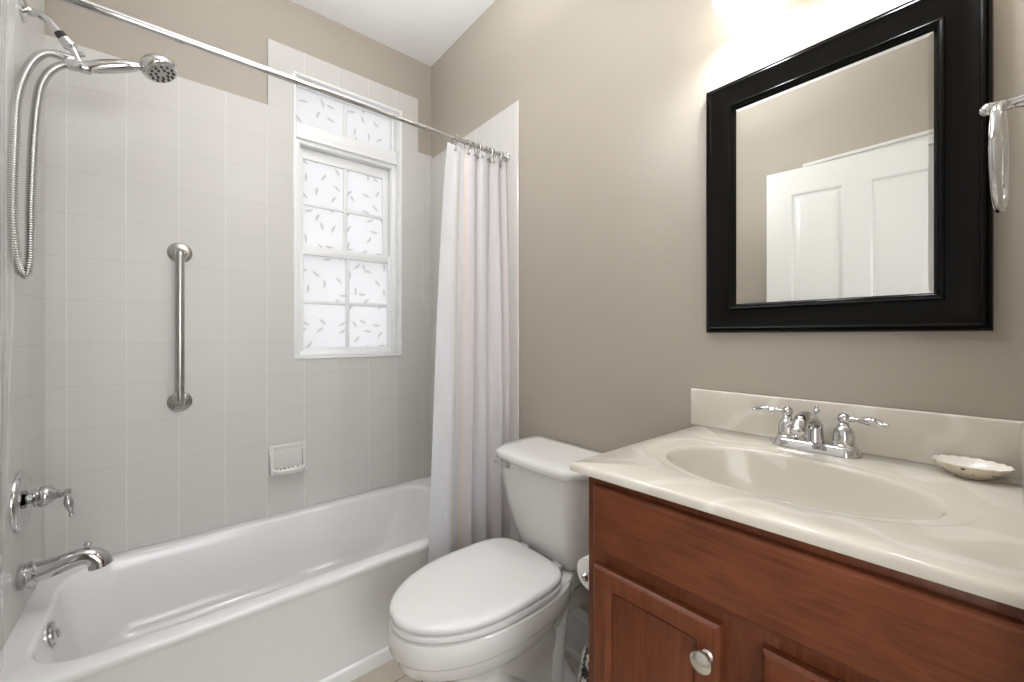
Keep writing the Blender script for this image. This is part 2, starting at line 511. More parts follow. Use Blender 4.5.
b.box((-0.90, YF - 0.11, 0), (-0.27, YF, ZC)); b.box((0.56, YF - 0.11, 0), (XR, YF, ZC)); b.box((-0.27, YF - 0.11, 2.07), (0.56, YF, ZC))
struct('wall_front', 'tan painted wall with the doorway', b, M['paint'])
b = MB(); b.box((-0.90, -1.50, 0), (XR + 0.1, -1.40, ZC)); b.box((-0.95, -1.50, 0), (-0.85, YF, ZC)); b.box((XR, -1.50, 0), (XR + 0.11, -0.19, ZC))
struct('wall_hall', 'white painted hallway walls outside the doorway', b, M['ceiling'])
# added fill light opposite the doorway, with a window-like frame round it
hw = MB()
for lo, hi in (((-0.36, -1.40, 0.50), (-0.30, -1.36, 2.20)), ((0.60, -1.40, 0.50), (0.66, -1.36, 2.20)), ((-0.30, -1.3995, 0.50), (0.60, -1.3605, 0.56)), ((-0.30, -1.3995, 2.14), (0.60, -1.3605, 2.20))): hw.box(lo, hi, 0.004)
hwo = hw.build('hall_fill_frame', M['trimwhite'])
tag(hwo, 'added white frame round the fill light across the hallway', 'window', None, 'structure')
L = bpy.data.lights.new('hall_fill', 'AREA'); L.shape = 'RECTANGLE'; L.size = 0.88; L.size_y = 1.56; L.energy = HALL_FILL_W; L.color = (0.95, 0.975, 1.005)
lo = bpy.data.objects.new('hall_fill', L); C.collection.objects.link(lo); lo.location = (0.15, -1.385, 1.35); lo.rotation_euler = (PI / 2, 0, PI)
hw = MB()  # second added fill light, framed on the hallway side wall
for lo, hi in (((-0.85, -1.22, 0.55), (-0.81, -1.16, 2.15)), ((-0.85, -0.30, 0.55), (-0.81, -0.24, 2.15)), ((-0.8495, -1.16, 0.55), (-0.8105, -0.30, 0.61)), ((-0.8495, -1.16, 2.09), (-0.8105, -0.30, 2.15))): hw.box(lo, hi, 0.004)
hwo = hw.build('hall_side_fill_frame', M['trimwhite'])
tag(hwo, 'added white frame round the fill light on the hallway side wall', 'window', None, 'structure')
L = bpy.data.lights.new('hall_side_fill', 'AREA'); L.shape = 'RECTANGLE'; L.size = 0.84; L.size_y = 1.46; L.energy = HALL_SIDE_FILL_W; L.color = (0.95, 0.975, 1.005)  # invented side fill, lights the room through the doorway
lo = bpy.data.objects.new('hall_side_fill', L); C.collection.objects.link(lo); lo.location = (-0.835, -0.73, 1.35); lo.rotation_euler = (PI / 2, 0, -PI / 2)

# tile on three walls round the bath
def panel(boxes, bev=0.004):
    b = MB()
    for lo, hi in boxes: b.box(lo, hi)
    return b
z0 = RIM + 0.002
y1 = WY - 0.0005
x_l, x_r = -0.3451, XR - 0.0005
b = panel([((x_l, YB, z0), (0.33, y1, TT)), ((0.33, YB, z0), (0.4305, y1, 2.513)), ((0.4305, YB, z0), (0.9665, y1, 1.0715)),
           ((0.4305, YB, 2.4105), (0.9665, y1, 2.513)), ((0.9665, YB, z0), (1.064, y1, 2.513)), ((1.064, YB, z0), (x_r, y1, TT))])
struct('trim_1', 'white six inch wall tile around the window over the bath', b, M['tile_back'], 'wall tile')
struct('trim_2', 'white wall tile behind the shower fittings', MB().box((-0.3451, 1.345, z0), (XL, YB - 0.0003, 2.36)), M['tile_left'], 'wall tile')
struct('trim_3', 'white wall tile panel behind the curtain', MB().box((XR - 0.0095, 1.335, z0), (XR - 0.0005, YB - 0.0003, TT - 0.022)), M['tile_right'], 'wall tile')
# rounded cap strip on the open edges of the tile
b = MB()
b.tube([(XR - 0.0045, 1.335, 0.10), (XR - 0.0045, 1.335, TT - 0.020)], 0.0048, 10)
b.box((XR - 0.0093, 1.335, 0.10), (XR - 0.0005, 1.42, z0))
struct('trim_4', 'thin rounded white edge strip ending the right tile panel', b, M['ceramic'], 'wall tile')

# baseboards
def baseboard(name, label, x0, x1, y0, y1, axis, sgn):
    prof = [(0.0, 0), (0.020, 0), (0.020, 0.012), (0.013, 0.022), (0.013, 0.135), (0.0155, 0.139), (0.0155, 0.150), (0.011, 0.156), (0.009, 0.172), (0.004, 0.180), (0, 0.180)]
    ends = []
    for t in (0, 1):
        r = []
        for d, z in prof:
            if axis == 'y': r.append((x0 + sgn * d, y0 + (y1 - y0) * t, z))
            else: r.append((x0 + (x1 - x0) * t, y0 + sgn * d, z))
        ends.append(r)
    return struct(name, label, MB().loft(ends), M['trimwhite'], 'baseboard')
baseboard('baseboard_right', 'white moulded baseboard behind the toilet', XR - 0.0003, 0, 0.535, 1.330, 'y', -1)
baseboard('baseboard_left', 'white baseboard on the left wall', -0.4018, 0, 0.70, 1.344, 'y', 1)

# ------------------------------------------------------------------ window
def frame_boxes(mb, x0, x1, z0, z1, wl, wr, wb, wt, ya, yb, bev=0.003):
    mb.box((x0, ya, z0), (x0 + wl, yb, z1), bev); mb.box((x1 - wr, ya, z0), (x1, yb, z1), bev)
    mb.box((x0 + wl - 0.004, ya + 0.0005, z0), (x1 - wr + 0.004, yb - 0.0005, z0 + wb), bev); mb.box((x0 + wl - 0.004, ya + 0.0005, z1 - wt), (x1 - wr + 0.004, yb - 0.0005, z1), bev)
win = thing('window_1', 'white double-hung window with leaf-frosted panes and transom above', 'window', (0.6985, YB + 0.03, 1.06))
win['kind'] = 'structure'
wb_ = MB(); frame_boxes(wb_, 0.431, 0.966, 1.072, 2.41, 0.013, 0.013, 0.013, 0.013, YB - 0.007, YB + 0.135)
wb_.build('window_lining', M['vinyl'], win)
wb_ = MB()
frame_boxes(wb_, 0.4445, 0.9525, 1.0855, 2.142, 0.026, 0.026, 0.022, 0.040, YB + 0.040, YB + 0.112)
wb_.box((0.4445, YB + 0.032, 2.128), (0.9525, YB + 0.115, 2.196), 0.004)
wb_.box((0.4445, YB + 0.026, 2.120), (0.9525, YB + 0.040, 2.136), 0.003)
wb_.box((0.458, YB + 0.045, 1.107), (0.4705, YB + 0.058, 2.10), 0.003)
wb_.box((0.927, YB + 0.045, 1.107), (0.9395, YB + 0.058, 2.10), 0.003)
wb_.build('window_frame', M['vinyl'], win)
# transom
t_ = MB(); frame_boxes(t_, 0.4445, 0.9525, 2.192, 2.397, 0.010, 0.018, 0.012, 0.012, YB + 0.060, YB + 0.10)
t_.box((0.683, YB + 0.070, 2.198), (0.699, YB + 0.090, 2.392), 0.003)
tr = t_.build('transom_sash', M['vinyl'], win)
MB().box((0.452, YB + 0.078, 2.200), (0.937, YB + 0.083, 2.385)).build('pane', M['pane'], tr)
# upper sash (further out)
u_ = MB(); frame_boxes(u_, 0.472, 0.925, 1.575, 2.098, 0.020, 0.032, 0.040, 0.050, YB + 0.078, YB + 0.108)
u_.box((0.685, YB + 0.084, 1.605), (0.703, YB + 0.102, 2.06), 0.004)
u_.box((0.486, YB + 0.0845, 1.822), (0.905, YB + 0.1015, 1.840), 0.004)
us = u_.build('upper_sash', M['vinyl'], win)
MB().box((0.487, YB + 0.092, 1.605), (0.905, YB + 0.096, 2.06)).build('pane', M['pane'], us)
# lower sash (nearer)
l_ = MB(); frame_boxes(l_, 0.466, 0.932, 1.098, 1.617, 0.020, 0.026, 0.024, 0.042, YB + 0.046, YB + 0.076)
l_.box((0.686, YB + 0.052, 1.11), (0.704, YB + 0.070, 1.585), 0.004)
l_.box((0.480, YB + 0.0525, 1.337), (0.918, YB + 0.0695, 1.354), 0.004)
ls = l_.build('lower_sash', M['vinyl'], win)
MB().box((0.481, YB + 0.060, 1.115), (0.912, YB + 0.064, 1.585)).build('pane', M['pane'], ls)
k_ = MB(); k_.box((0.672, YB + 0.050, 1.617), (0.718, YB + 0.074, 1.623), 0.002); k_.lathe([(0.010, 0), (0.010, 0.008), (0.006, 0.011)], (0.695, YB + 0.062, 1.622), n=16)
k_.box((0.690, YB + 0.048, 1.626), (0.722, YB + 0.058, 1.632), 0.002)
k_.build('sash_lock', M['vinyl'], ls)

# ------------------------------------------------------------------ bath tub
bt = thing('bathtub', 'white enamelled alcove bathtub under the window', 'bathtub', (0.4, 1.76, 0))
X0, X1 = -0.3445, XR - 0.001
rings = []
for z, yf in ((0.0, 1.4225), (0.038, 1.4225), (0.0445, 1.426), (0.048, 1.433), (0.335, 1.4335), (0.345, 1.430), (0.352, 1.427), (0.362, 1.4265), (0.3685, 1.429), (0.3715, 1.434)):
    rings.append(rrect(X0, X1, yf, WY - 0.001, 0.004, z, 10))
# inner basin
for z, xl, xr, yf, yb, r in ((0.3722, -0.288, 1.055, 1.474, 2.066, 0.13), (0.3708, -0.281, 1.048, 1.480, 2.060, 0.128), (0.366, -0.277, 1.042, 1.485, 2.055, 0.126), (0.355, -0.2745, 1.036, 1.489, 2.051, 0.124),
                             (0.30, -0.266, 1.020, 1.497, 2.043, 0.125), (0.20, -0.245, 0.97, 1.515, 2.027, 0.125), (0.13, -0.225, 0.92, 1.535, 2.010, 0.125),
                             (0.10, -0.20, 0.88, 1.56, 1.985, 0.12), (0.085, -0.16, 0.83, 1.60, 1.945, 0.11), (0.082, -0.10, 0.75, 1.66, 1.89, 0.09)):
    rings.append(rrect(xl, xr, yf, yb, r, z, 10))
MB().loft(rings).build('tub_shell', M['tub'], bt, 50)
d_ = MB(); d_.lathe([(0.030, 0), (0.030, 0.003), (0.022, 0.005), (0.012, 0.002)], (-0.06, 1.775, 0.0815), n=24)
d_.build('drain', M['chrome'], bt)
o_ = MB(); ov = Vector((-0.267, 1.76, 0.315)); oa = Vector((1, 0, 0.10)).normalized()
o_.lathe([(0.036, 0.0), (0.036, 0.005), (0.031, 0.010), (0.014, 0.012), (0.001, 0.012)], ov, oa, 28)
o_.box((ov.x + 0.010, 1.755, 0.303), (ov.x + 0.017, 1.765, 0.330), 0.002)
o_.build('overflow_plate', M['chrome'], bt)

# ------------------------------------------------------------------ shower fittings on the left wall
YS = 1.80
sh = thing('handheld_shower', 'chrome hand shower with looped metal hose on bent arm', 'shower head', (XL, YS + 0.02, 2.12))
MB().lathe([(0.031, 0), (0.031, 0.004), (0.026, 0.009), (0.016, 0.013), (0.0125, 0.022)], (XL + 0.0005, YS + 0.02, 2.128), (1, 0, 0)).build('wall_flange', M['chrome'], sh)
arm = spline([(XL + 0.006, YS + 0.02, 2.128), (XL + 0.038, YS + 0.014, 2.126), (-0.276, YS + 0.006, 2.108), (-0.252, YS, 2.078)], 8)
MB().tube(arm, 0.0108).build('shower_arm', M['chrome'], sh)
ad = (Vector((-0.235, YS, 2.052)) - Vector((-0.262, YS, 2.088))).normalized()
MB().lathe([(0.0105, 0), (0.0125, 0.002), (0.0125, 0.015), (0.0105, 0.017)], Vector((-0.2595, YS, 2.086)), ad).build('washer', M['black'], sh)
b = MB()
b.lathe([(0.012, 0), (0.0155, 0.003), (0.0155, 0.016), (0.018, 0.018), (0.018, 0.026), (0.013, 0.030), (0.009, 0.034)], Vector((-0.250, YS, 2.0735)), ad)
b.tube([(-0.232, YS, 2.050), (-0.222, YS, 2.028), (-0.215, YS, 2.008)], [0.0105, 0.0095, 0.012])
b.lathe([(0.004, 0), (0.007, 0.002), (0.007, 0.012), (0.005, 0.014)], (-0.218, YS, 2.040), (1, -0.2, 0))
b.lathe([(0.0105, -0.028), (0.0125, -0.024), (0.0125, 0.022), (0.0105, 0.026)], (-0.246, YS + 0.004, 2.019), (1, 0, -0.06))
b.build('diverter_bracket', M['chrome'], sh)
b = MB()
b.lathe([(0.0125, -0.03), (0.0155, -0.026), (0.0165, 0.018), (0.0145, 0.024)], (-0.214, YS - 0.012, 1.996), (1, 0, 0.06))
b.build('handle_cradle', M['chrome'], sh)
hd = spline([(-0.212, YS - 0.012, 1.997), (-0.185, YS - 0.014, 2.006), (-0.15, YS - 0.017, 2.022), (-0.11, YS - 0.02, 2.038), (-0.085, YS - 0.021, 2.047), (-0.062, YS - 0.022, 2.052)], 6)
nh = len(hd)
rr_ = [0.0135 + 0.0065 * math.sin(PI * min(1, i / nh * 1.25)) - 0.004 * max(0, (i / nh - 0.6)) / 0.4 + (0.008 * max(0, (i / nh - 0.85)) / 0.15) for i in range(nh)]
MB().tube(hd, rr_).build('handset', M['chrome'], sh)
ha = Vector((0.42, -0.25, -0.88)).normalized(); hc = Vector((-0.042, YS - 0.023, 2.078))
hh = MB().lathe([(0.004, -0.010), (0.026, -0.007), (0.043, 0.003), (0.050, 0.015), (0.051, 0.026), (0.048, 0.035), (0.043, 0.040), (0.040, 0.0405)], hc, ha, 32).build('spray_head', M['chrome'], sh)
fa, fb_ = frame_of(ha)
b = MB(); b.lathe([(0.040, 0.0395), (0.040, 0.042), (0.037, 0.043), (0.001, 0.043)], hc, ha, 28)
b.build('spray_face', M['steel'], hh)
b = MB()
for R_, N_ in ((0.031, 12), (0.018, 7)):
    for k in range(N_):
        a_ = 2 * PI * k / N_
        b.lathe([(0.0040, 0.042), (0.0038, 0.0455), (0.0015, 0.0465)], hc + fa * R_ * math.cos(a_) + fb_ * R_ * math.sin(a_), ha, 8)
b.build('nozzles', M['black'], hh)
hp = spline([(-0.262, YS + 0.002, 2.019), (-0.282, YS - 0.010, 2.008), (-0.300, YS - 0.030, 1.975), (-0.314, YS - 0.062, 1.91), (-0.3225, YS - 0.095, 1.82), (-0.3225, YS - 0.120, 1.70), (-0.3225, YS - 0.135, 1.58), (-0.3225, YS - 0.135, 1.48),
             (-0.3225, YS - 0.110, 1.40), (-0.320, YS - 0.075, 1.358), (-0.311, YS - 0.068, 1.350), (-0.304, YS - 0.075, 1.385), (-0.301, YS - 0.083, 1.45), (-0.300, YS - 0.086, 1.53), (-0.2995, YS - 0.076, 1.63), (-0.2985, YS - 0.060, 1.74), (-0.297, YS - 0.038, 1.83),
             (-0.291, YS - 0.026, 1.90), (-0.276, YS - 0.018, 1.95), (-0.254, YS - 0.014, 1.982), (-0.236, YS - 0.012, 1.993)], 10)
L_ = 0; dense = [hp[0]]
# resample every 1.5 mm and give the hose its metal rings
seglen = 0.0011; acc = 0
for i in range(1, len(hp)):
    p0, p1 = hp[i - 1], hp[i]; d = (p1 - p0).length; t = seglen - acc
    while t <= d:
        dense.append(p0.lerp(p1, t / d)); t += seglen
    acc = d - (t - seglen)
MB().tube(dense, [0.0108 - 0.0040 * (0.5 + 0.5 * math.cos(2 * PI * i / 6.0)) ** 2 for i in range(len(dense))], 12).build('hose', M['hose'], sh, 70)

# mixer valve
YV = 1.79
sv = thing('shower_valve', 'round chrome mixer plate with bell-shaped lever handle', 'shower valve', (XL, YV, 0.71))
MB().lathe([(0.086, 0), (0.086, 0.004), (0.082, 0.010), (0.074, 0.014), (0.066, 0.0125), (0.050, 0.013), (0.034, 0.017), (0.020, 0.020), (0.014, 0.020)], (XL + 0.0005, YV, 0.710), (1, 0, 0), 48).build('escutcheon', M['chrome'], sv)
MB().lathe([(0.015, 0.012), (0.015, 0.034)], (XL, YV, 0.712), (1, 0, 0)).build('stem', M['steel'], sv)
b = MB()
b.lathe([(0.022, 0.028), (0.028, 0.031), (0.029, 0.036), (0.026, 0.039), (0.0295, 0.043), (0.0305, 0.055), (0.027, 0.063), (0.017, 0.070), (0.013, 0.075), (0.0145, 0.078), (0.011, 0.083), (0.008, 0.087), (0.0105, 0.091), (0.012, 0.097), (0.009, 0.103), (0.002, 0.105)], (XL, YV, 0.712), (1, 0, 0))
b.tube(spline([(XL + 0.095, YV - 0.002, 0.712), (XL + 0.097, YV - 0.004, 0.690), (XL + 0.101, YV - 0.006, 0.668), (XL + 0.104, YV - 0.008, 0.650)], 6), [0.0062, 0.006, 0.0062, 0.0070, 0.0080, 0.0090, 0.0100, 0.0108, 0.0112, 0.0112, 0.0108, 0.010, 0.009, 0.0078, 0.0066, 0.0058, 0.005, 0.0048, 0.0045])
b.ball((XL + 0.1045, YV - 0.0085, 0.645), 0.0068, 12)
b.build('lever', M['chrome'], sv)

# tub spout
ts = thing('tub_spout', 'curved chrome bath spout with pull-up knob', 'tub spout', (XL, YV, 0.49))
MB().lathe([(0.034, 0.0), (0.036, 0.003), (0.036, 0.013), (0.033, 0.015), (0.036, 0.018), (0.036, 0.030), (0.031, 0.036)], (XL + 0.0005, YV, 0.492), (1, 0, 0.03)).build('collar', M['chrome'], ts)
sp_ = spline([(XL + 0.026, YV, 0.494), (XL + 0.06, YV - 0.004, 0.499), (XL + 0.10, YV - 0.008, 0.509), (XL + 0.125, YV - 0.010, 0.513), (XL + 0.148, YV - 0.012, 0.508), (XL + 0.163, YV - 0.014, 0.492), (XL + 0.167, YV - 0.0145, 0.475)], 7)
MB().tube(sp_, [0.0285 - 0.0035 * math.sin(PI * i / len(sp_)) for i in range(len(sp_))], 22).build('spout', M['chrome'], ts)
b = MB(); kx = Vector((XL + 0.137, YV - 0.011, 0.532))
b.lathe([(0.004, 0), (0.004, 0.010), (0.0085, 0.0115), (0.0095, 0.016), (0.006, 0.0215), (0.001, 0.0225)], kx, (0.1, 0, 1), 16)
b.build('diverter_knob', M['chrome'], ts)

# ------------------------------------------------------------------ grab bar and soap dish
gb = thing('grab_bar', 'vertical brushed steel grab bar on the tiled window wall', 'grab bar', (0.024, YB, 0.87))
for z, s_ in ((1.512, 1), (0.918, -1)):
    MB().lathe([(0.040, 0), (0.040, 0.002), (0.037, 0.006), (0.026, 0.009), (0.018, 0.010), (0.016, 0.012)], (0.024, YB - 0.0005, z), (0, -1, 0), 36).build('flange', M['steel'], gb)
pts = [(0.024, YB - 0.004, 1.512), (0.024, YB - 0.022, 1.512)]
for k in range(9):
    a = PI / 2 * k / 8; pts.append((0.024, YB - 0.022 - 0.022 * math.sin(a), 1.512 - 0.022 + 0.022 * math.cos(a)))
for k in range(9):
    a = PI / 2 * k / 8; pts.append((0.024, YB - 0.022 - 0.022 * math.cos(a), 0.918 + 0.022 - 0.022 * math.sin(a)))
pts += [(0.024, YB - 0.004, 0.918)]
MB().tube(pts, 0.0145, 20).build('bar', M['steel'], gb)

sd = thing('soap_dish', 'white ceramic soap dish set in the tile below the window', 'soap dish', (0.407, YB, 0.56))
b = MB()
b.box((0.331, YB - 0.010, 0.555), (0.483, YB - 0.0002, 0.685), 0.0045, 3)
# raised border
b.box((0.331, YB - 0.014, 0.575), (0.349, YB - 0.008, 0.685), 0.0025, 3); b.box((0.465, YB - 0.014, 0.575), (0.483, YB - 0.008, 0.685), 0.0025, 3)
b.box((0.331, YB - 0.0125, 0.668), (0.483, YB - 0.008, 0.685), 0.002, 3)
b.build('back_plate', M['ceramic'], sd)
rg = []
for t, (dy, z, hw) in enumerate(((0.008, 0.562, 0.060), (0.030, 0.556, 0.066), (0.052, 0.558, 0.068), (0.058, 0.566, 0.070), (0.058, 0.578, 0.0725), (0.053, 0.584, 0.070), (0.047, 0.580, 0.064), (0.030, 0.573, 0.060), (0.010, 0.577, 0.060))):
    rg.append([(0.407 - hw + 2 * hw * k / 24, YB - dy * (1 - 0.28 * abs(2 * k / 24 - 1) ** 4), z + (0.012 * abs(2 * k / 24 - 1) ** 6)) for k in range(25)])
b = MB(); b.loft([[r[k] for r in rg] for k in range(25)])
for k in range(6):
    b.box((0.357 + k * 0.0175, YB - 0.054, 0.572), (0.365 + k * 0.0175, YB - 0.012, 0.586), 0.003, 2)
for sx in (0.333, 0.466):
    b.loft([[(sx, YB - 0.008, 0.66), (sx + 0.015, YB - 0.008, 0.66), (sx + 0.015, YB - 0.008, 0.57), (sx, YB - 0.008, 0.57)], [(sx, YB - 0.020, 0.655), (sx + 0.015, YB - 0.020, 0.655), (sx + 0.015, YB - 0.024, 0.565), (sx, YB - 0.024, 0.565)], [(sx + 0.003, YB - 0.022, 0.615), (sx + 0.012, YB - 0.022, 0.615), (sx + 0.012, YB - 0.050, 0.568), (sx + 0.003, YB - 0.050, 0.568)]])
b.build('tray', M['ceramic'], sd)

# ------------------------------------------------------------------ shower rod, rings, curtain, liner
YR, ZR = 1.402, 1.972
rod = thing('shower_rod', 'straight chrome shower curtain rod spanning the bath', 'curtain rod', (0.4, YR, ZR))
MB().tube([(XL + 0.004, YR, ZR), (0.30, YR, ZR)], 0.0108, 20).build('outer_tube', M['chrome'], rod)
MB().tube([(0.295, YR, ZR), (XR - 0.012, YR, ZR)], 0.0092, 20).build('inner_tube', M['chrome'], rod)
for x, s_ in ((XL + 0.0005, 1), (XR - 0.0100, -1)):
    MB().lathe([(0.020, 0), (0.020, 0.006), (0.015, 0.012), (0.013, 0.020)], (x, YR, ZR), (s_, 0, 0)).build('end_cap', M['chrome'], rod)

ztop, zbot = 1.946, 0.24
NS, NZ = 260, 44
rows, uvs = [], []
xA = [0.836, 1.130]   # edges at the top
xB = [0.738, 1.139]   # edges at the bottom
for i in range(NZ + 1):
    t = i / NZ; z = ztop + (zbot - ztop) * t
    e = t ** 0.8
    xa = xA[0] + (xB[0] - xA[0]) * e; xb = xA[1] + (xB[1] - xA[1]) * min(1, e * 1.6)
    row, ur = [], []
    for j in range(NS + 1):
        s = j / NS
        # first wide flat fall, then tight folds
        if s < 0.25: xx = s / 0.25 * (0.30 + 0.06 * e)
        else: xx = (0.30 + 0.06 * e) + (s - 0.25) / 0.75 * (0.70 - 0.06 * e)
        ph = 2 * PI * ((s - 0.20) / 0.80) * 3.7
        amp = (0.003 + 0.020 * min(1, max(0, (s - 0.06) / 0.22))) * (0.5 + 0.3 * e) * (0.75 + 0.35 * math.sin(17 * s))
        yy = YR - 0.012 * e + amp * math.sin(ph + 0.6 * math.sin(3.0 * t + 4 * s)) * (1 if s > 0.12 else 0.6) + 0.006 * math.sin(9 * s + 5 * t)
        xx2 = xa + (xb - xa) * xx + 0.006 * math.cos(ph * 1.0 + 2 * t) * (1 if 0.2 < s < 0.97 else 0)
        yy = min(yy, 1.4185) if z < RIM + 0.03 else yy
        row.append((xx2, yy - 0.002, z)); ur.append((s, t))
    rows.append(row); uvs.append(ur)
cu = MB().grid(rows, uvs).build('shower_curtain', M['curtain'], None, 80)
cu.modifiers.new('thick', 'SOLIDIFY').thickness = 0.0016
tag(cu, 'white and pale pink cloth shower curtain gathered at right end', 'shower curtain')
# hems (top band) with eyelets
b = MB()
hemrow = [[(p[0], p[1] - 0.0018, z) for p in rows[0]] for z in (ztop + 0.002, ztop - 0.03)]

def ring_mb(x, y, ang):
    b = MB(); N = 28; pts = []
    for k in range(N + 1):
        a = 2 * PI * k / N
        lx, lz = 0.0, ZR - 0.007 + 0.0195 * math.cos(a)
        pts.append((x + 0.017 * math.sin(a) * math.sin(ang), y + 0.017 * math.sin(a) * math.cos(ang), lz))
    b.tube(pts, [0.0016 + (0.0018 if k in (1, 2, 4, 5, 23, 24, 26, 27) else 0) for k in range(N + 1)], 8)
    return b
ring_s = [0.10, 0.30, 0.37, 0.44, 0.52, 0.60, 0.68, 0.76, 0.84, 0.93]
for n_, s in enumerate(ring_s):
    p = rows[0][int(s * NS)]
    lab = ('single metal curtain ring apart from the rest, at curtain left edge' if n_ == 0 else 'small metal curtain ring bunched near right end of the rod')
    r = thing('curtain_ring', lab, 'curtain ring', (p[0], YR, ZR), 'curtain rings on the shower rod')
    ring_mb(p[0], YR, 0.35 * random.uniform(-1, 1)).build('hoop', M['steel'], r)
    b = MB(); b.tube([(p[0], p[1] - 0.003, ZR - 0.024), (p[0], p[1] - 0.006, ZR - 0.036), (p[0], p[1] - 0.005, ZR - 0.046)], [0.0016, 0.002, 0.0016], 8)
    b.build('hook', M['steel'], r)
    MB().ball((p[0], p[1] - 0.007, ZR - 0.046), 0.0062, 12).build('end_ball', M['steel'], r)

rows = []
for i in range(41):
    t = i / 40; z = 1.955 + (0.385 - 1.955) * t
    row = []
    for j in range(121):
        s = j / 120
        ph = 2 * PI * 5.5 * s
        row.append((XL + 0.010 + s * (0.052 - 0.034 * t) + 0.004 * math.sin(7 * t + 5 * s), 1.452 + 0.05 * t + (0.017 + 0.006 * t) * math.sin(ph + 1.2 * math.sin(5 * t)) + 0.004 * math.sin(23 * t + 11 * s), z))
    rows.append(row)
li = MB().grid(rows).build('shower_liner', M['liner'], None, 80)
tag(li, 'clear plastic shower liner bunched against the left tiled wall', 'shower liner')

# ------------------------------------------------------------------ toilet
TY = 0.993
toi = thing('toilet', 'white two-piece toilet with closed lid between bath and vanity', 'toilet', (0.75, TY, 0))
def egg(xf, xr, hw, z, n=48, xm=None, pw=2.0, rear=3.2):
    """plan outline: rounded front (towards -x), squarer rear"""
    xm = xm if xm is not None else xf + (xr - xf) * 0.56
    pts = []
    for k in range(n):
        a = 2 * PI * k / n
        c_, s_ = math.cos(a), math.sin(a)
        if c_ < 0:
            p = 2.0 / pw
            x = xm - (xm - xf) * abs(c_) ** p; y = hw * math.copysign(abs(s_) ** p, s_)
        else:
            p = 2.0 / rear
            x = xm + (xr - xm) * abs(c_) ** p; y = hw * math.copysign(abs(s_) ** p, s_)
        pts.append((x, TY + y, z))
    return pts
# bowl: pedestal foot -> bowl -> rim
R = []
R.append(egg(0.56, 1.06, 0.112, 0.0, rear=4, pw=2.6))
R.append(egg(0.56, 1.06, 0.112, 0.030, rear=4, pw=2.6))
R.append(egg(0.575, 1.05, 0.098, 0.042, rear=4, pw=2.5))
R.append(egg(0.60, 1.03, 0.085, 0.10, rear=3.5))
R.append(egg(0.60, 1.00, 0.088, 0.17, rear=3.0))
R.append(egg(0.56, 0.98, 0.110, 0.235, rear=2.6))
R.append(egg(0.505, 0.96, 0.132, 0.28, rear=2.5))
R.append(egg(0.470, 0.955, 0.150, 0.308, rear=2.5))
R.append(egg(0.455, 0.965, 0.160, 0.318, rear=2.5))
R.append(egg(0.449, 0.985, 0.164, 0.352, xm=0.72, rear=2.5))
R.append(egg(0.436, 1.010, 0.172, 0.357, xm=0.72, rear=2.6))
R.append(egg(0.430, 1.018, 0.177, 0.366, xm=0.72, rear=2.7))
R.append(egg(0.428, 1.022, 0.179, 0.405, xm=0.72, rear=2.7))
R.append(egg(0.431, 1.020, 0.177, 0.417, xm=0.72, rear=2.7))
R.append(egg(0.440, 1.012, 0.170, 0.4225, xm=0.72, rear=2.7))
b = MB(); b.loft(R)
# rear shelf that carries the tank
def deck(k, z):
    out = []
    for x, h in ((0.80, 0.145), (0.90, 0.146), (0.945, 0.140), (1.0, 0.114), (1.05, 0.107), (1.120, 0.104), (1.128, 0.095)): out.append((x, h * k))
    return [(x, TY + h, z) for x, h in out] + [(x, TY - h, z) for x, h in out[::-1]]
b.loft([deck(0.62, 0.25), deck(0.80, 0.33), deck(0.95, 0.360), deck(0.985, 0.366), deck(0.995, 0.374), deck(0.995, 0.417), deck(0.98, 0.4235), deck(0.95, 0.4245)])
# trapway bulges on both sides and rear column
for s_ in (-1, 1):
    b.tube(spline([(0.985, TY + s_ * 0.03, 0.36), (0.985, TY + s_ * 0.042, 0.28), (0.965, TY + s_ * 0.048, 0.20), (0.950, TY + s_ * 0.052, 0.11), (0.945, TY + s_ * 0.054, 0.0)], 7), 0.042, 18)
    b.tube(spline([(0.66, TY + s_ * 0.055, 0.29), (0.70, TY + s_ * 0.075, 0.22), (0.78, TY + s_ * 0.08, 0.13), (0.86, TY + s_ * 0.075, 0.08)], 7), 0.036, 16)
b.build('bowl', M['porcelain'], toi, 42)
for s_ in (-1, 1):
    MB().lathe([(0.015, 0), (0.015, 0.006), (0.011, 0.014), (0.001, 0.017)], (0.80, TY + s_ * 0.097, 0.036), n=16).build('bolt_cap', M['seat'], toi)
sx0, sx1 = 0.432, 0.930
R = [egg(sx0 + 0.020, sx1, 0.156, 0.4228, rear=4.2), egg(sx0 + 0.016, sx1, 0.160, 0.4262, rear=4.2), egg(sx0 + 0.001, sx1 + 0.001, 0.175, 0.4285, rear=4.2), egg(sx0, sx1 + 0.002, 0.176, 0.434, rear=4.2), egg(sx0 + 0.001, sx1 + 0.001, 0.175, 0.4405, rear=4.2), egg(sx0 + 0.006, sx1, 0.170, 0.4432, rear=4.2), egg(sx0 + 0.02, sx1, 0.156, 0.4436, rear=4.2)]
MB().loft(R).build('seat', M['seat'], toi, 50)
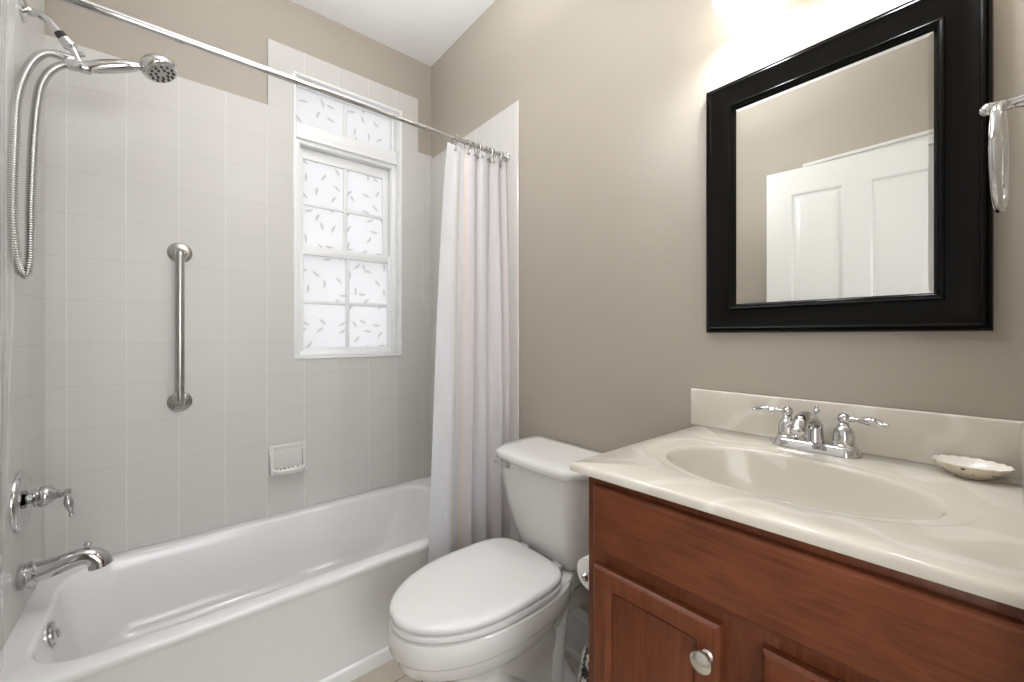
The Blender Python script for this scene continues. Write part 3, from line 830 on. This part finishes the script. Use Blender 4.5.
R = [egg(sx0 + 0.020, sx1, 0.156, 0.4438, rear=4.2), egg(sx0 + 0.016, sx1, 0.160, 0.4475, rear=4.2), egg(sx0 + 0.002, sx1 + 0.001, 0.173, 0.4485, rear=4.2), egg(sx0, sx1 + 0.002, 0.1745, 0.456, rear=4.2), egg(sx0 + 0.003, sx1, 0.172, 0.463, rear=4.2), egg(sx0 + 0.010, sx1 - 0.006, 0.165, 0.4670, rear=4.2), egg(sx0 + 0.03, sx1 - 0.02, 0.147, 0.4695, rear=4.2), egg(sx0 + 0.10, sx1 - 0.08, 0.09, 0.4715, rear=3.5), egg(sx0 + 0.19, sx1 - 0.18, 0.03, 0.4722, rear=3)]
MB().loft(R).build('lid', M['seat'], toi, 50)
for s_ in (-1, 1):
    b = MB(); b.box((0.915, TY + s_ * 0.078 - 0.020, 0.433), (0.958, TY + s_ * 0.078 + 0.020, 0.450), 0.006, 3)
    b.tube([(0.936, TY + s_ * 0.078 - 0.026, 0.447), (0.936, TY + s_ * 0.078 + 0.026, 0.447)], 0.008, 14)
    b.build('hinge', M['seat'], toi)
# tank
def tank_ring(xf, xr, hwf, hwr, z, bow=0.015, n=14, rc=0.022):
    pts = []
    # front edge bowed, corners rounded through a superellipse-like walk
    out = []
    for k in range(n + 1):
        u = -1 + 2 * k / n
        out.append((xf - bow * (1 - u * u) + 0.035 * max(0, (abs(u) - 0.86) / 0.14) ** 2, TY + u * hwf, z))
    out.append((xf + 0.055, TY + hwf + (hwr - hwf) * 0.25 + 0.003, z))
    out.append((xr - 0.06, TY + hwr - 0.002, z)); out.append((xr - 0.012, TY + hwr - 0.002, z)); out.append((xr, TY + hwr - 0.014, z))
    out.append((xr, TY, z))
    out.append((xr, TY - hwr + 0.014, z)); out.append((xr - 0.012, TY - hwr + 0.002, z)); out.append((xr - 0.06, TY - hwr + 0.002, z))
    out.append((xf + 0.055, TY - hwf - (hwr - hwf) * 0.25 - 0.003, z))
    return out
xw = XR - 0.012
R = [tank_ring(0.990, xw - 0.02, 0.118, 0.140, 0.425), tank_ring(0.977, xw - 0.012, 0.132, 0.150, 0.431), tank_ring(0.966, xw - 0.008, 0.142, 0.160, 0.455), tank_ring(0.950, xw - 0.004, 0.157, 0.178, 0.51), tank_ring(0.934, xw, 0.170, 0.194, 0.58), tank_ring(0.921, xw, 0.178, 0.204, 0.65), tank_ring(0.911, xw, 0.182, 0.209, 0.72), tank_ring(0.909, xw, 0.183, 0.210, 0.746)]
MB().loft(R).build('tank', M['porcelain'], toi, 50)
R = [tank_ring(0.906, xw, 0.184, 0.212, 0.7455), tank_ring(0.897, xw, 0.189, 0.218, 0.7470), tank_ring(0.893, xw, 0.191, 0.220, 0.753), tank_ring(0.892, xw, 0.192, 0.221, 0.764), tank_ring(0.896, xw, 0.190, 0.219, 0.774), tank_ring(0.908, xw - 0.004, 0.182, 0.211, 0.779), tank_ring(0.95, xw - 0.03, 0.14, 0.17, 0.7805)]
MB().loft(R).build('tank_lid', M['porcelain'], toi, 50)
ly, lz = 1.098, 0.728
b = MB(); b.lathe([(0.0175, -0.003), (0.0175, 0.004), (0.013, 0.008), (0.010, 0.010), (0.010, 0.017), (0.007, 0.019)], (0.9085, ly, lz), (-1, 0, 0), 24)
b.tube([(0.896, ly + 0.002, lz), (0.893, ly + 0.03, lz + 0.002), (0.889, ly + 0.062, lz + 0.004)], [0.0078, 0.0066, 0.0072], 12)
b.build('flush_lever', M['chrome'], toi)
# water supply behind the toilet
vs = thing('water_supply_valve', 'chrome water supply valve and braided hose behind the toilet', 'valve', (XR, 1.205, 0.20))
b = MB(); b.lathe([(0.03, 0), (0.03, 0.003), (0.012, 0.008), (0.009, 0.05)], (XR - 0.001, 1.205, 0.20), (-1, 0, 0), 24)
b.lathe([(0.013, -0.02), (0.015, -0.018), (0.015, 0.02), (0.011, 0.028)], (XR - 0.062, 1.205, 0.20), (0, 0, 1), 18)
b.lathe([(0.008, 0.012), (0.008, 0.03), (0.022, 0.031), (0.022, 0.040), (0.004, 0.042)], (XR - 0.062, 1.205, 0.20), (-1, 0, 0), 8)
b.build('valve_body', M['chrome'], vs)
MB().tube(spline([(XR - 0.062, 1.205, 0.225), (XR - 0.064, 1.212, 0.29), (XR - 0.075, 1.20, 0.37), (XR - 0.09, 1.160, 0.450)], 8), 0.007, 12).build('braided_hose', M['steel'], vs)

# ------------------------------------------------------------------ vanity cabinet
VX, VY0, VY1, VZ = 0.632, YF + 0.001, 0.5225, 0.9125
van = thing('vanity_cabinet', 'dark cherry wood vanity cabinet with panel doors', 'cabinet', (0.89, 0.24, 0))
b = MB()
b.box((VX + 0.019, VY1 - 0.016, 0.0), (XR - 0.001, VY1, VZ), 0.001); b.box((VX + 0.019, VY0, 0.0), (XR - 0.001, VY0 + 0.016, VZ), 0.001)
b.box((VX + 0.07, VY0 + 0.014, 0.0), (VX + 0.085, VY1 - 0.014, 0.10)); b.box((VX + 0.019, VY0 + 0.014, 0.095), (XR - 0.001, VY1 - 0.014, 0.11))
b.box((XR - 0.012, VY0 + 0.014, 0.10), (XR - 0.002, VY1 - 0.014, VZ))
skew(b).build('body', M['wood_v'], van)
b = MB()
b.box((VX, VY1 - 0.042, 0.10), (VX + 0.019, VY1, VZ), 0.0015); b.box((VX, VY0, 0.10), (VX + 0.019, VY0 + 0.042, VZ), 0.0015)
b.box((VX, 0.196, 0.13), (VX + 0.019, 0.290, 0.76), 0.0015)
for z_, z2 in ((0.868, VZ), (0.735, 0.790), (0.10, 0.14)): b.box((VX + 0.0004, VY0 + 0.04, z_), (VX + 0.0186, VY1 - 0.04, z2), 0.0015)
skew(b).build('face_frame', M['wood_v'], van)
FX = 0.613
def slab_front(y0, y1, z0, z1):
    """overlay front with a small stepped edge"""
    b = MB()
    R = []
    for x, ins in ((VX - 0.0005, 0.0), (FX + 0.006, 0.0), (FX + 0.0025, 0.0022), (FX, 0.0055)):
        R.append([(x, y0 + ins, z0 + ins), (x, y1 - ins, z0 + ins), (x, y1 - ins, z1 - ins), (x, y0 + ins, z1 - ins)])
    b.loft(R)
    return b
skew(slab_front(-0.030, 0.4995, 0.7745, 0.8955)).build('drawer_front', M['wood_h'], van, 20)
def door(y0, y1, z0, z1, knob_y):
    b = MB(); wst = 0.030
    def rc(x, i): return [(x, y0 + i, z0 + i), (x, y1 - i, z0 + i), (x, y1 - i, z1 - i), (x, y0 + i, z1 - i)]
    R = [rc(VX - 0.0005, 0), rc(FX + 0.006, 0), rc(FX + 0.0025, 0.0022), rc(FX, 0.005), rc(FX, wst), rc(FX + 0.0015, wst + 0.001), rc(FX + 0.0015, wst + 0.0035), rc(FX + 0.006, wst + 0.008), rc(FX + 0.0085, wst + 0.009), rc(FX + 0.0085, wst + 0.0125)]
    b.loft(R)
    d = skew(b).build('door', M['wood_v'], van, 20)
    # centre panel
    i0 = wst + 0.0125
    b = MB(); b.box((FX + 0.0072, y0 + i0 - 0.001, z0 + i0 - 0.001), (FX + 0.0095, y1 - i0 + 0.001, z1 - i0 + 0.001), 0.0008)
    skew(b).build('panel', M['wood_v'], d)
    b = MB(); b.lathe([(0.0085, 0), (0.0085, 0.002), (0.0055, 0.005), (0.0052, 0.013), (0.008, 0.016), (0.0150, 0.018), (0.0165, 0.021), (0.0155, 0.0245), (0.010, 0.0272), (0.001, 0.0282)], (FX + 0.0002, knob_y, 0.697), (-1, 0, 0), 28)
    skew(b).build('knob', M['nickel'], d)
    return d
door(0.2690, 0.4995, 0.125, 0.7455, 0.2845)
door(-0.034, 0.2125, 0.125, 0.7455, 0.1965)

# vanity top with integral bowl
top = thing('countertop', 'cream cultured marble vanity top with oval basin', 'countertop', (0.87, 0.26, VZ))
TX0, TX1, TY0, TY1, TZ = 0.606, XR - 0.001, YF + 0.0005, 0.5485, 0.930
BX, BY, AX, AY = 0.860, 0.260, 0.140, 0.210
th = sorted([2 * PI * k / 96 for k in range(96)] + [math.atan2((y - BY), (x - BX)) % (2 * PI) for x in (TX0, TX1) for y in (TY0, TY1)])
def rect_at(a, ins, z):
    c_, s_ = math.cos(a), math.sin(a); t = 1e9
    if c_ > 1e-9: t = min(t, (TX1 - ins - BX) / c_)
    if c_ < -1e-9: t = min(t, (TX0 + ins - BX) / c_)
    if s_ > 1e-9: t = min(t, (TY1 - ins - BY) / s_)
    if s_ < -1e-9: t = min(t, (TY0 + ins - BY) / s_)
    return (BX + c_ * t, BY + s_ * t, z)
def ell_at(a, k, z, dx=0.0):
    # ellipse point on the same ray direction
    c_, s_ = math.cos(a), math.sin(a)
    r_ = 1 / math.sqrt((c_ / AX) ** 2 + (s_ / AY) ** 2)
    return (BX + dx + c_ * r_ * k, BY + s_ * r_ * k, z)
R = [[rect_at(a, 0.03, VZ + 0.0005) for a in th], [rect_at(a, 0.001, VZ + 0.0005) for a in th], [rect_at(a, 0.0, VZ + 0.003) for a in th], [rect_at(a, 0.0, TZ - 0.006) for a in th], [rect_at(a, 0.0015, TZ - 0.002) for a in th], [rect_at(a, 0.005, TZ) for a in th]]
for k, z in ((1.165, 0.0), (1.155, -0.0004), (1.14, -0.0012), (1.12, -0.0016), (1.04, -0.0022), (1.012, -0.0030), (0.995, -0.0055), (0.98, -0.011), (0.955, -0.024), (0.91, -0.046), (0.84, -0.072), (0.73, -0.098), (0.60, -0.116), (0.45, -0.127), (0.28, -0.133), (0.12, -0.135)):
    R.append([ell_at(a, k, TZ + z, 0.02 * max(0, 1 - k)) for a in th])
skew(MB().loft(R, cap0=False), 0.056).build('slab', M['marble'], top, 45)
MB().box((XR - 0.0195, TY0, TZ - 0.001), (XR - 0.0005, 0.566, 1.031), 0.004, 3).build('backsplash', M['marble'], top)
MB().box((TX0 + 0.12, TY0, TZ - 0.001), (XR - 0.020, TY0 + 0.018, 1.031), 0.004, 3).build('side_splash', M['marble'], top)
b = MB(); b.lathe([(0.024, 0), (0.024, 0.003), (0.019, 0.004), (0.017, 0.001), (0.002, 0.001)], (BX + 0.017, BY, TZ - 0.1352), n=24)
b.build('drain', M['chrome'], top)

# ------------------------------------------------------------------ basin faucet
FCX, FCY = 1.083, 0.262
fa_ = thing('basin_faucet', 'polished chrome two-handle faucet on the vanity top', 'faucet', (FCX, FCY, TZ))
def stadium(hx, hy, z):
    return rrect(FCX - hx, FCX + hx, FCY - hy, FCY + hy, min(hx, hy) * 0.98, z, 10)
MB().loft([stadium(0.028, 0.080, TZ + 0.0003), stadium(0.028, 0.080, TZ + 0.006), stadium(0.025, 0.077, TZ + 0.010), stadium(0.0245, 0.0765, TZ + 0.014), stadium(0.021, 0.073, TZ + 0.019), stadium(0.019, 0.071, TZ + 0.020)]).build('base_plate', M['chrome'], fa_)
for s_ in (-1, 1):
    hy = FCY + s_ * 0.0508
    b = MB(); b.lathe([(0.0215, 0.018), (0.0215, 0.022), (0.0190, 0.025), (0.0185, 0.044), (0.0170, 0.052), (0.0125, 0.059), (0.0095, 0.062), (0.0100, 0.065), (0.0082, 0.068)], (FCX, hy, TZ), n=28)
    h = b.build('handle', M['chrome'], fa_)
    b = MB(); b.ball((FCX, hy, TZ + 0.077), 0.0115, 20)
    L = [(FCX, hy + s_ * 0.008, TZ + 0.077), (FCX - 0.002, hy + s_ * 0.026, TZ + 0.0775), (FCX - 0.004, hy + s_ * 0.042, TZ + 0.0775), (FCX - 0.006, hy + s_ * 0.058, TZ + 0.076), (FCX - 0.007, hy + s_ * 0.066, TZ + 0.075), (FCX - 0.008, hy + s_ * 0.072, TZ + 0.0745)]
    b.tube(spline(L, 5), [0.0060, 0.0056, 0.0052, 0.005, 0.0052, 0.0056, 0.0064, 0.0072, 0.0079, 0.0084, 0.0086, 0.0085, 0.0081, 0.0075, 0.0068, 0.006, 0.0054, 0.0048, 0.0042, 0.0038, 0.0036, 0.0042, 0.0046, 0.0042, 0.0034, 0.002], 14)
    b.build('lever', M['chrome'], h)
b = MB(); b.lathe([(0.0185, 0.018), (0.0175, 0.026), (0.0165, 0.050), (0.0155, 0.058)], (FCX, FCY, TZ), n=26)
P_ = spline([(FCX + 0.003, FCY, TZ + 0.035), (FCX - 0.006, FCY + 0.0005, TZ + 0.058), (FCX - 0.030, FCY + 0.001, TZ + 0.073), (FCX - 0.060, FCY + 0.002, TZ + 0.078), (FCX - 0.086, FCY + 0.003, TZ + 0.072), (FCX - 0.100, FCY + 0.0035, TZ + 0.056)], 7)
b.tube(P_, [0.0155 - 0.0025 * math.sin(PI * i / len(P_)) for i in range(len(P_))], 22)
b.lathe([(0.0150, 0.0), (0.0160, 0.003), (0.0160, 0.006), (0.012, 0.008), (0.011, 0.006)], P_[-1], (P_[-1] - P_[-2]), 22)
b.build('spout', M['chrome'], fa_)
b = MB(); b.lathe([(0.003, 0.03), (0.003, 0.078), (0.006, 0.080), (0.0065, 0.085), (0.0035, 0.089), (0.0045, 0.093), (0.001, 0.096)], (FCX + 0.018, FCY, TZ), n=14)
b.build('lift_rod', M['chrome'], fa_)

# ------------------------------------------------------------------ dish on the vanity top
di = thing('shell_dish', 'small scalloped cream shell dish with brown dots on vanity top', 'dish', (1.086, 0.034, TZ))
def scal(k, z, amp, n=120):
    out = []
    for j in range(n):
        a = 2 * PI * j / n
        r = k * (1 + amp * abs(math.sin(a * 9)))
        out.append((1.086 + 0.042 * r * math.cos(a), 0.034 + 0.048 * r * math.sin(a), TZ + 0.9 * z + amp * 0.020 * math.sin(a * 9) ** 2))
    return out
MB().loft([scal(0.42, 0.0005, 0), scal(0.46, 0.003, 0), scal(0.62, 0.008, 0), scal(0.80, 0.016, 0.02), scal(0.93, 0.024, 0.04), scal(0.98, 0.028, 0.055)], cap1=False).build('bowl', M['dish'], di, 60)
MB().loft([scal(0.98, 0.028, 0.055), scal(0.965, 0.0285, 0.055), scal(0.90, 0.0245, 0.04), scal(0.78, 0.0175, 0.02), scal(0.58, 0.011, 0), scal(0.2, 0.008, 0)], cap0=False).build('glazed_inside', M['dish_in'], di, 60)

# ------------------------------------------------------------------ mirror
mi = thing('wall_mirror', 'rectangular mirror in a wide black moulded frame above the vanity', 'mirror', (XR, 0.267, 1.186))
my0, my1, mz0, mz1 = 0.0085, 0.523, 1.189, 1.852
def mrect(x, i):
    return [(XR - x, my0 + i, mz0 + i), (XR - x, my1 - i, mz0 + i), (XR - x, my1 - i, mz1 - i), (XR - x, my0 + i, mz1 - i)]
prof = [(0.0008, 0.002), (0.012, 0.0), (0.018, 0.0015), (0.0205, 0.004), (0.0190, 0.0065), (0.0225, 0.009), (0.0235, 0.012), (0.0215, 0.015), (0.0215, 0.0165), (0.0205, 0.020), (0.0165, 0.038), (0.0145, 0.054), (0.0145, 0.060), (0.0180, 0.0615), (0.0195, 0.064), (0.0175, 0.067), (0.0135, 0.0685), (0.0130, 0.071), (0.0095, 0.074), (0.0085, 0.0755)]
MB().loft([mrect(*p) for p in prof], cap0=False, cap1=False).build('frame', M['frame'], mi, 12)
gi, bw = 0.074, 0.009
b = MB(); b.loft([mrect(0.0045, gi), mrect(0.0076, gi), mrect(0.0082, gi + bw), mrect(0.0082, gi + bw + 0.001)])
b.build('mirror_glass', M['mirror'], mi, 3)

# ------------------------------------------------------------------ towel ring on the doorway wall
trg = thing('towel_ring', 'chrome towel ring on a short post right of the mirror', 'towel ring', (0.867, YF, 1.49))
b = MB(); b.lathe([(0.024, 0), (0.024, 0.004), (0.018, 0.010), (0.0095, 0.016), (0.0075, 0.026), (0.0070, 0.046), (0.0085, 0.049)], (0.867, YF + 0.0003, 1.493), (0, 1, 0), 28)
b.ball((0.867, 0.0108, 1.493), 0.0085, 16)
b.build('post', M['chrome'], trg)
pts = []; ang = math.radians(3.2)
for k in range(49):
    a = 2 * PI * k / 48
    lx, lz = 0.068 * math.sin(a), 0.068 * math.cos(a)
    pts.append((0.867 + lx * math.cos(ang), 0.0012 - lx * math.sin(ang), 1.490 - 0.068 + lz))
MB().tube(pts, 0.0052, 12, cap=False).build('ring', M['chrome'], trg)

# ------------------------------------------------------------------ vanity light
vl = thing('vanity_light', 'wall light with frosted white glass shades above the mirror', 'wall light', (XR, 0.27, 2.14))
b = MB(); b.box((XR - 0.022, 0.10, 2.125), (XR - 0.0005, 0.44, 2.205), 0.008, 3); b.build('back_plate', M['nickel'], vl)
for ly_ in (0.400, 0.140):
    b = MB(); b.tube(spline([(XR - 0.015, ly_, 2.16), (XR - 0.06, ly_, 2.175), (XR - 0.092, ly_, 2.165), (XR - 0.096, ly_, 2.14)], 6), 0.008, 14)
    b.lathe([(0.026, 0), (0.026, 0.03), (0.018, 0.034)], (XR - 0.096, ly_, 2.108), n=24)
    ar = b.build('arm', M['nickel'], vl)
    so = [(0.028, 2.125), (0.040, 2.120), (0.052, 2.100), (0.060, 2.065), (0.0635, 2.030), (0.0630, 2.006), (0.058, 1.990), (0.051, 1.986)]
    si = [(r - 0.004, z + 0.002) for r, z in reversed(so)]
    MB().lathe([(r, z) for r, z in so + si], (XR - 0.096, ly_, 0), n=36, cap=False).build('shade', M['shade'], ar, 50)
    MB().ball((XR - 0.096, ly_, 2.055), 0.022, 18).build('bulb', M['bulb'], ar)
    L = bpy.data.lights.new('lamp_light', 'POINT'); L.energy = BULB_W; L.color = (0.95, 0.98, 1.03); L.shadow_soft_size = 0.024
    lo = bpy.data.objects.new('lamp_light', L); C.collection.objects.link(lo); lo.location = (XR - 0.096, ly_, 2.018)

cl = thing('fill_bowl_lamp', 'added frosted glass bowl fill lamp on a short stem, out of view', 'fill lamp', (0.36, 1.00, ZC))  # invented lamp above the view, added to brighten room and ceiling
MB().lathe([(0.07, 0), (0.07, 0.012), (0.05, 0.022), (0.012, 0.026), (0.010, 0.40), (0.016, 0.41), (0.016, 0.50)], (0.36, 1.00, ZC - 0.0005), (0, 0, -1), 32).build('stem', M['nickel'], cl)
MB().lathe([(0.170, 0.395), (0.168, 0.42), (0.145, 0.455), (0.10, 0.478), (0.02, 0.487), (0.02, 0.481), (0.098, 0.472), (0.141, 0.450), (0.163, 0.418), (0.166, 0.396)], (0.36, 1.00, ZC), (0, 0, -1), 40, cap=False).build('bowl', M['fill_glass'], cl)
L = bpy.data.lights.new('fill_uplight', 'AREA'); L.shape = 'DISK'; L.size = 0.26; L.energy = UP_FILL_W; L.color = (0.96, 0.975, 0.99)
lo = bpy.data.objects.new('fill_uplight', L); C.collection.objects.link(lo); lo.location = (0.36, 1.00, ZC - 0.41); lo.rotation_euler = (PI, 0, 0)
L = bpy.data.lights.new('fill_glow', 'POINT'); L.shadow_soft_size = 0.10; L.energy = BOWL_FILL_W; L.color = (0.96, 0.975, 0.99)  # added point fill in the air below the bowl
lo = bpy.data.objects.new('fill_glow', L); C.collection.objects.link(lo); lo.location = (0.36, 1.00, ZC - 0.62)

# ------------------------------------------------------------------ toilet paper on the vanity side
tp = thing('toilet_paper_holder', 'chrome paper holder with white end disc on the vanity side', 'paper holder', (0.76, VY1, 0.66))
b = MB(); b.tube([(0.79, VY1 + 0.0005, 0.655), (0.79, VY1 + 0.06, 0.655), (0.775, VY1 + 0.062, 0.655), (0.686, VY1 + 0.0575, 0.655)], 0.005, 12)
b.lathe([(0.022, 0), (0.022, 0.004), (0.012, 0.008)], (0.79, VY1 + 0.0003, 0.655), (0, 1, 0), 20)
b.lathe([(0.004, 0), (0.0075, 0.004), (0.0095, 0.010), (0.006, 0.016), (0.001, 0.017)], (0.700, VY1 + 0.0575, 0.655), (-1, 0, 0), 16)
b.build('arm', M['chrome'], tp)
ro = MB(); ro.lathe([(0.0065, 0), (0.033, 0), (0.0345, 0.0015), (0.0345, 0.0635), (0.033, 0.065), (0.0065, 0.065)], (0.703, VY1 + 0.0575, 0.655), (1, 0, 0), 36)
r_ = ro.build('toilet_roll', M['paper'])
tag(r_, 'white toilet paper roll on the holder beside the vanity', 'toilet paper')

# mottled canister on the floor by the vanity
cn = thing('toilet_brush_canister', 'dark and white mottled canister on the floor between toilet and vanity', 'canister', (0.90, 0.718, 0))
MB().lathe([(0.040, 0.0008), (0.044, 0.004), (0.050, 0.08), (0.0515, 0.17), (0.047, 0.24), (0.036, 0.30), (0.026, 0.325)], (0.90, 0.718, 0), n=32).build('pot', M['mottled'], cn)
MB().lathe([(0.026, 0.3255), (0.022, 0.338), (0.009, 0.345), (0.008, 0.40), (0.011, 0.41), (0.006, 0.418)], (0.90, 0.718, 0), n=20).build('brush_handle', M['chrome'], cn)

# ------------------------------------------------------------------ doors seen in the mirror
d2 = MB(); d2.box((-0.4018, -0.03, 0.0), (-0.396, 0.635, 2.065), 0.001)
dd = struct('door_2', 'closed white door in the left wall behind the open door', d2, M['trimwhite'], 'door')
b = MB()
for lo, hi in (((-0.4018, 0.630, 0), (-0.382, 0.692, 2.122)), ((-0.4018, -0.03, 2.060), (-0.3822, 0.692, 2.122))):
    b.box(lo, hi, 0.003)
b.box((-0.4018, -0.03, 2.106), (-0.375, 0.698, 2.124), 0.003)
struct('trim_5', 'white door casing on the left wall, seen in the mirror', b, M['trimwhite'], 'trim')
dl = thing('door_1', 'white panelled door standing open, seen in the mirror', 'door', (-0.335, 0.074, 0))
dl['kind'] = 'structure'
DW, DT, dth = 0.762, 0.035, math.radians(7.4)
hx, hy_ = -0.238 - DW * math.sin(dth), 0.829 - DW * math.cos(dth)
ux, uy = math.sin(dth), math.cos(dth)       # along the leaf
nx, ny = math.cos(dth), -math.sin(dth)      # face towards the room
def dp(u, n_, z): return (hx + ux * u + nx * n_, hy_ + uy * u + ny * n_, z)
def dbox(mb, u0, u1, n0, n1, z0, z1):
    mb.loft([[dp(u0, n0, z0), dp(u1, n0, z0), dp(u1, n1, z0), dp(u0, n1, z0)], [dp(u0, n0, z1), dp(u1, n0, z1), dp(u1, n1, z1), dp(u0, n1, z1)]])
cols = ((0.112, 0.332), (0.432, 0.652)); rws = ((0.24, 0.92), (1.06, 1.935))
b = MB()
dbox(b, 0, DW, -DT, -0.012, 0.012, 2.066)
us_ = [0, cols[0][0], cols[0][1], cols[1][0], cols[1][1], DW]; zs_ = [0.012, rws[0][0], rws[0][1], rws[1][0], rws[1][1], 2.066]
for i in range(5):
    for j in range(5):
        if i in (1, 3) and j in (1, 3): continue
        dbox(b, us_[i], us_[i + 1], -0.0125, 0, zs_[j], zs_[j + 1])
leaf = b.build('leaf', M['trimwhite'], dl, 20)
for c0, c1 in cols:
    for r0, r1 in rws:
        b = MB(); R = []
        for i, n_ in ((0, 0), (0.006, -0.003), (0.010, -0.009), (0.020, -0.010), (0.042, -0.0035), (0.046, -0.003)):
            R.append([dp(c0 + i, n_, r0 + i), dp(c1 - i, n_, r0 + i), dp(c1 - i, n_, r1 - i), dp(c0 + i, n_, r1 - i)])
        b.loft(R, cap0=False).build('panel', M['trimwhite'], leaf, 20)
b = MB(); o = Vector(dp(DW - 0.065, 0, 0.95)); b.lathe([(0.032, 0), (0.030, 0.006), (0.012, 0.010), (0.010, 0.035), (0.024, 0.042), (0.028, 0.055), (0.022, 0.066), (0.002, 0.070)], o, (nx, ny, 0), 24)
b.build('door_knob', M['nickel'], leaf)
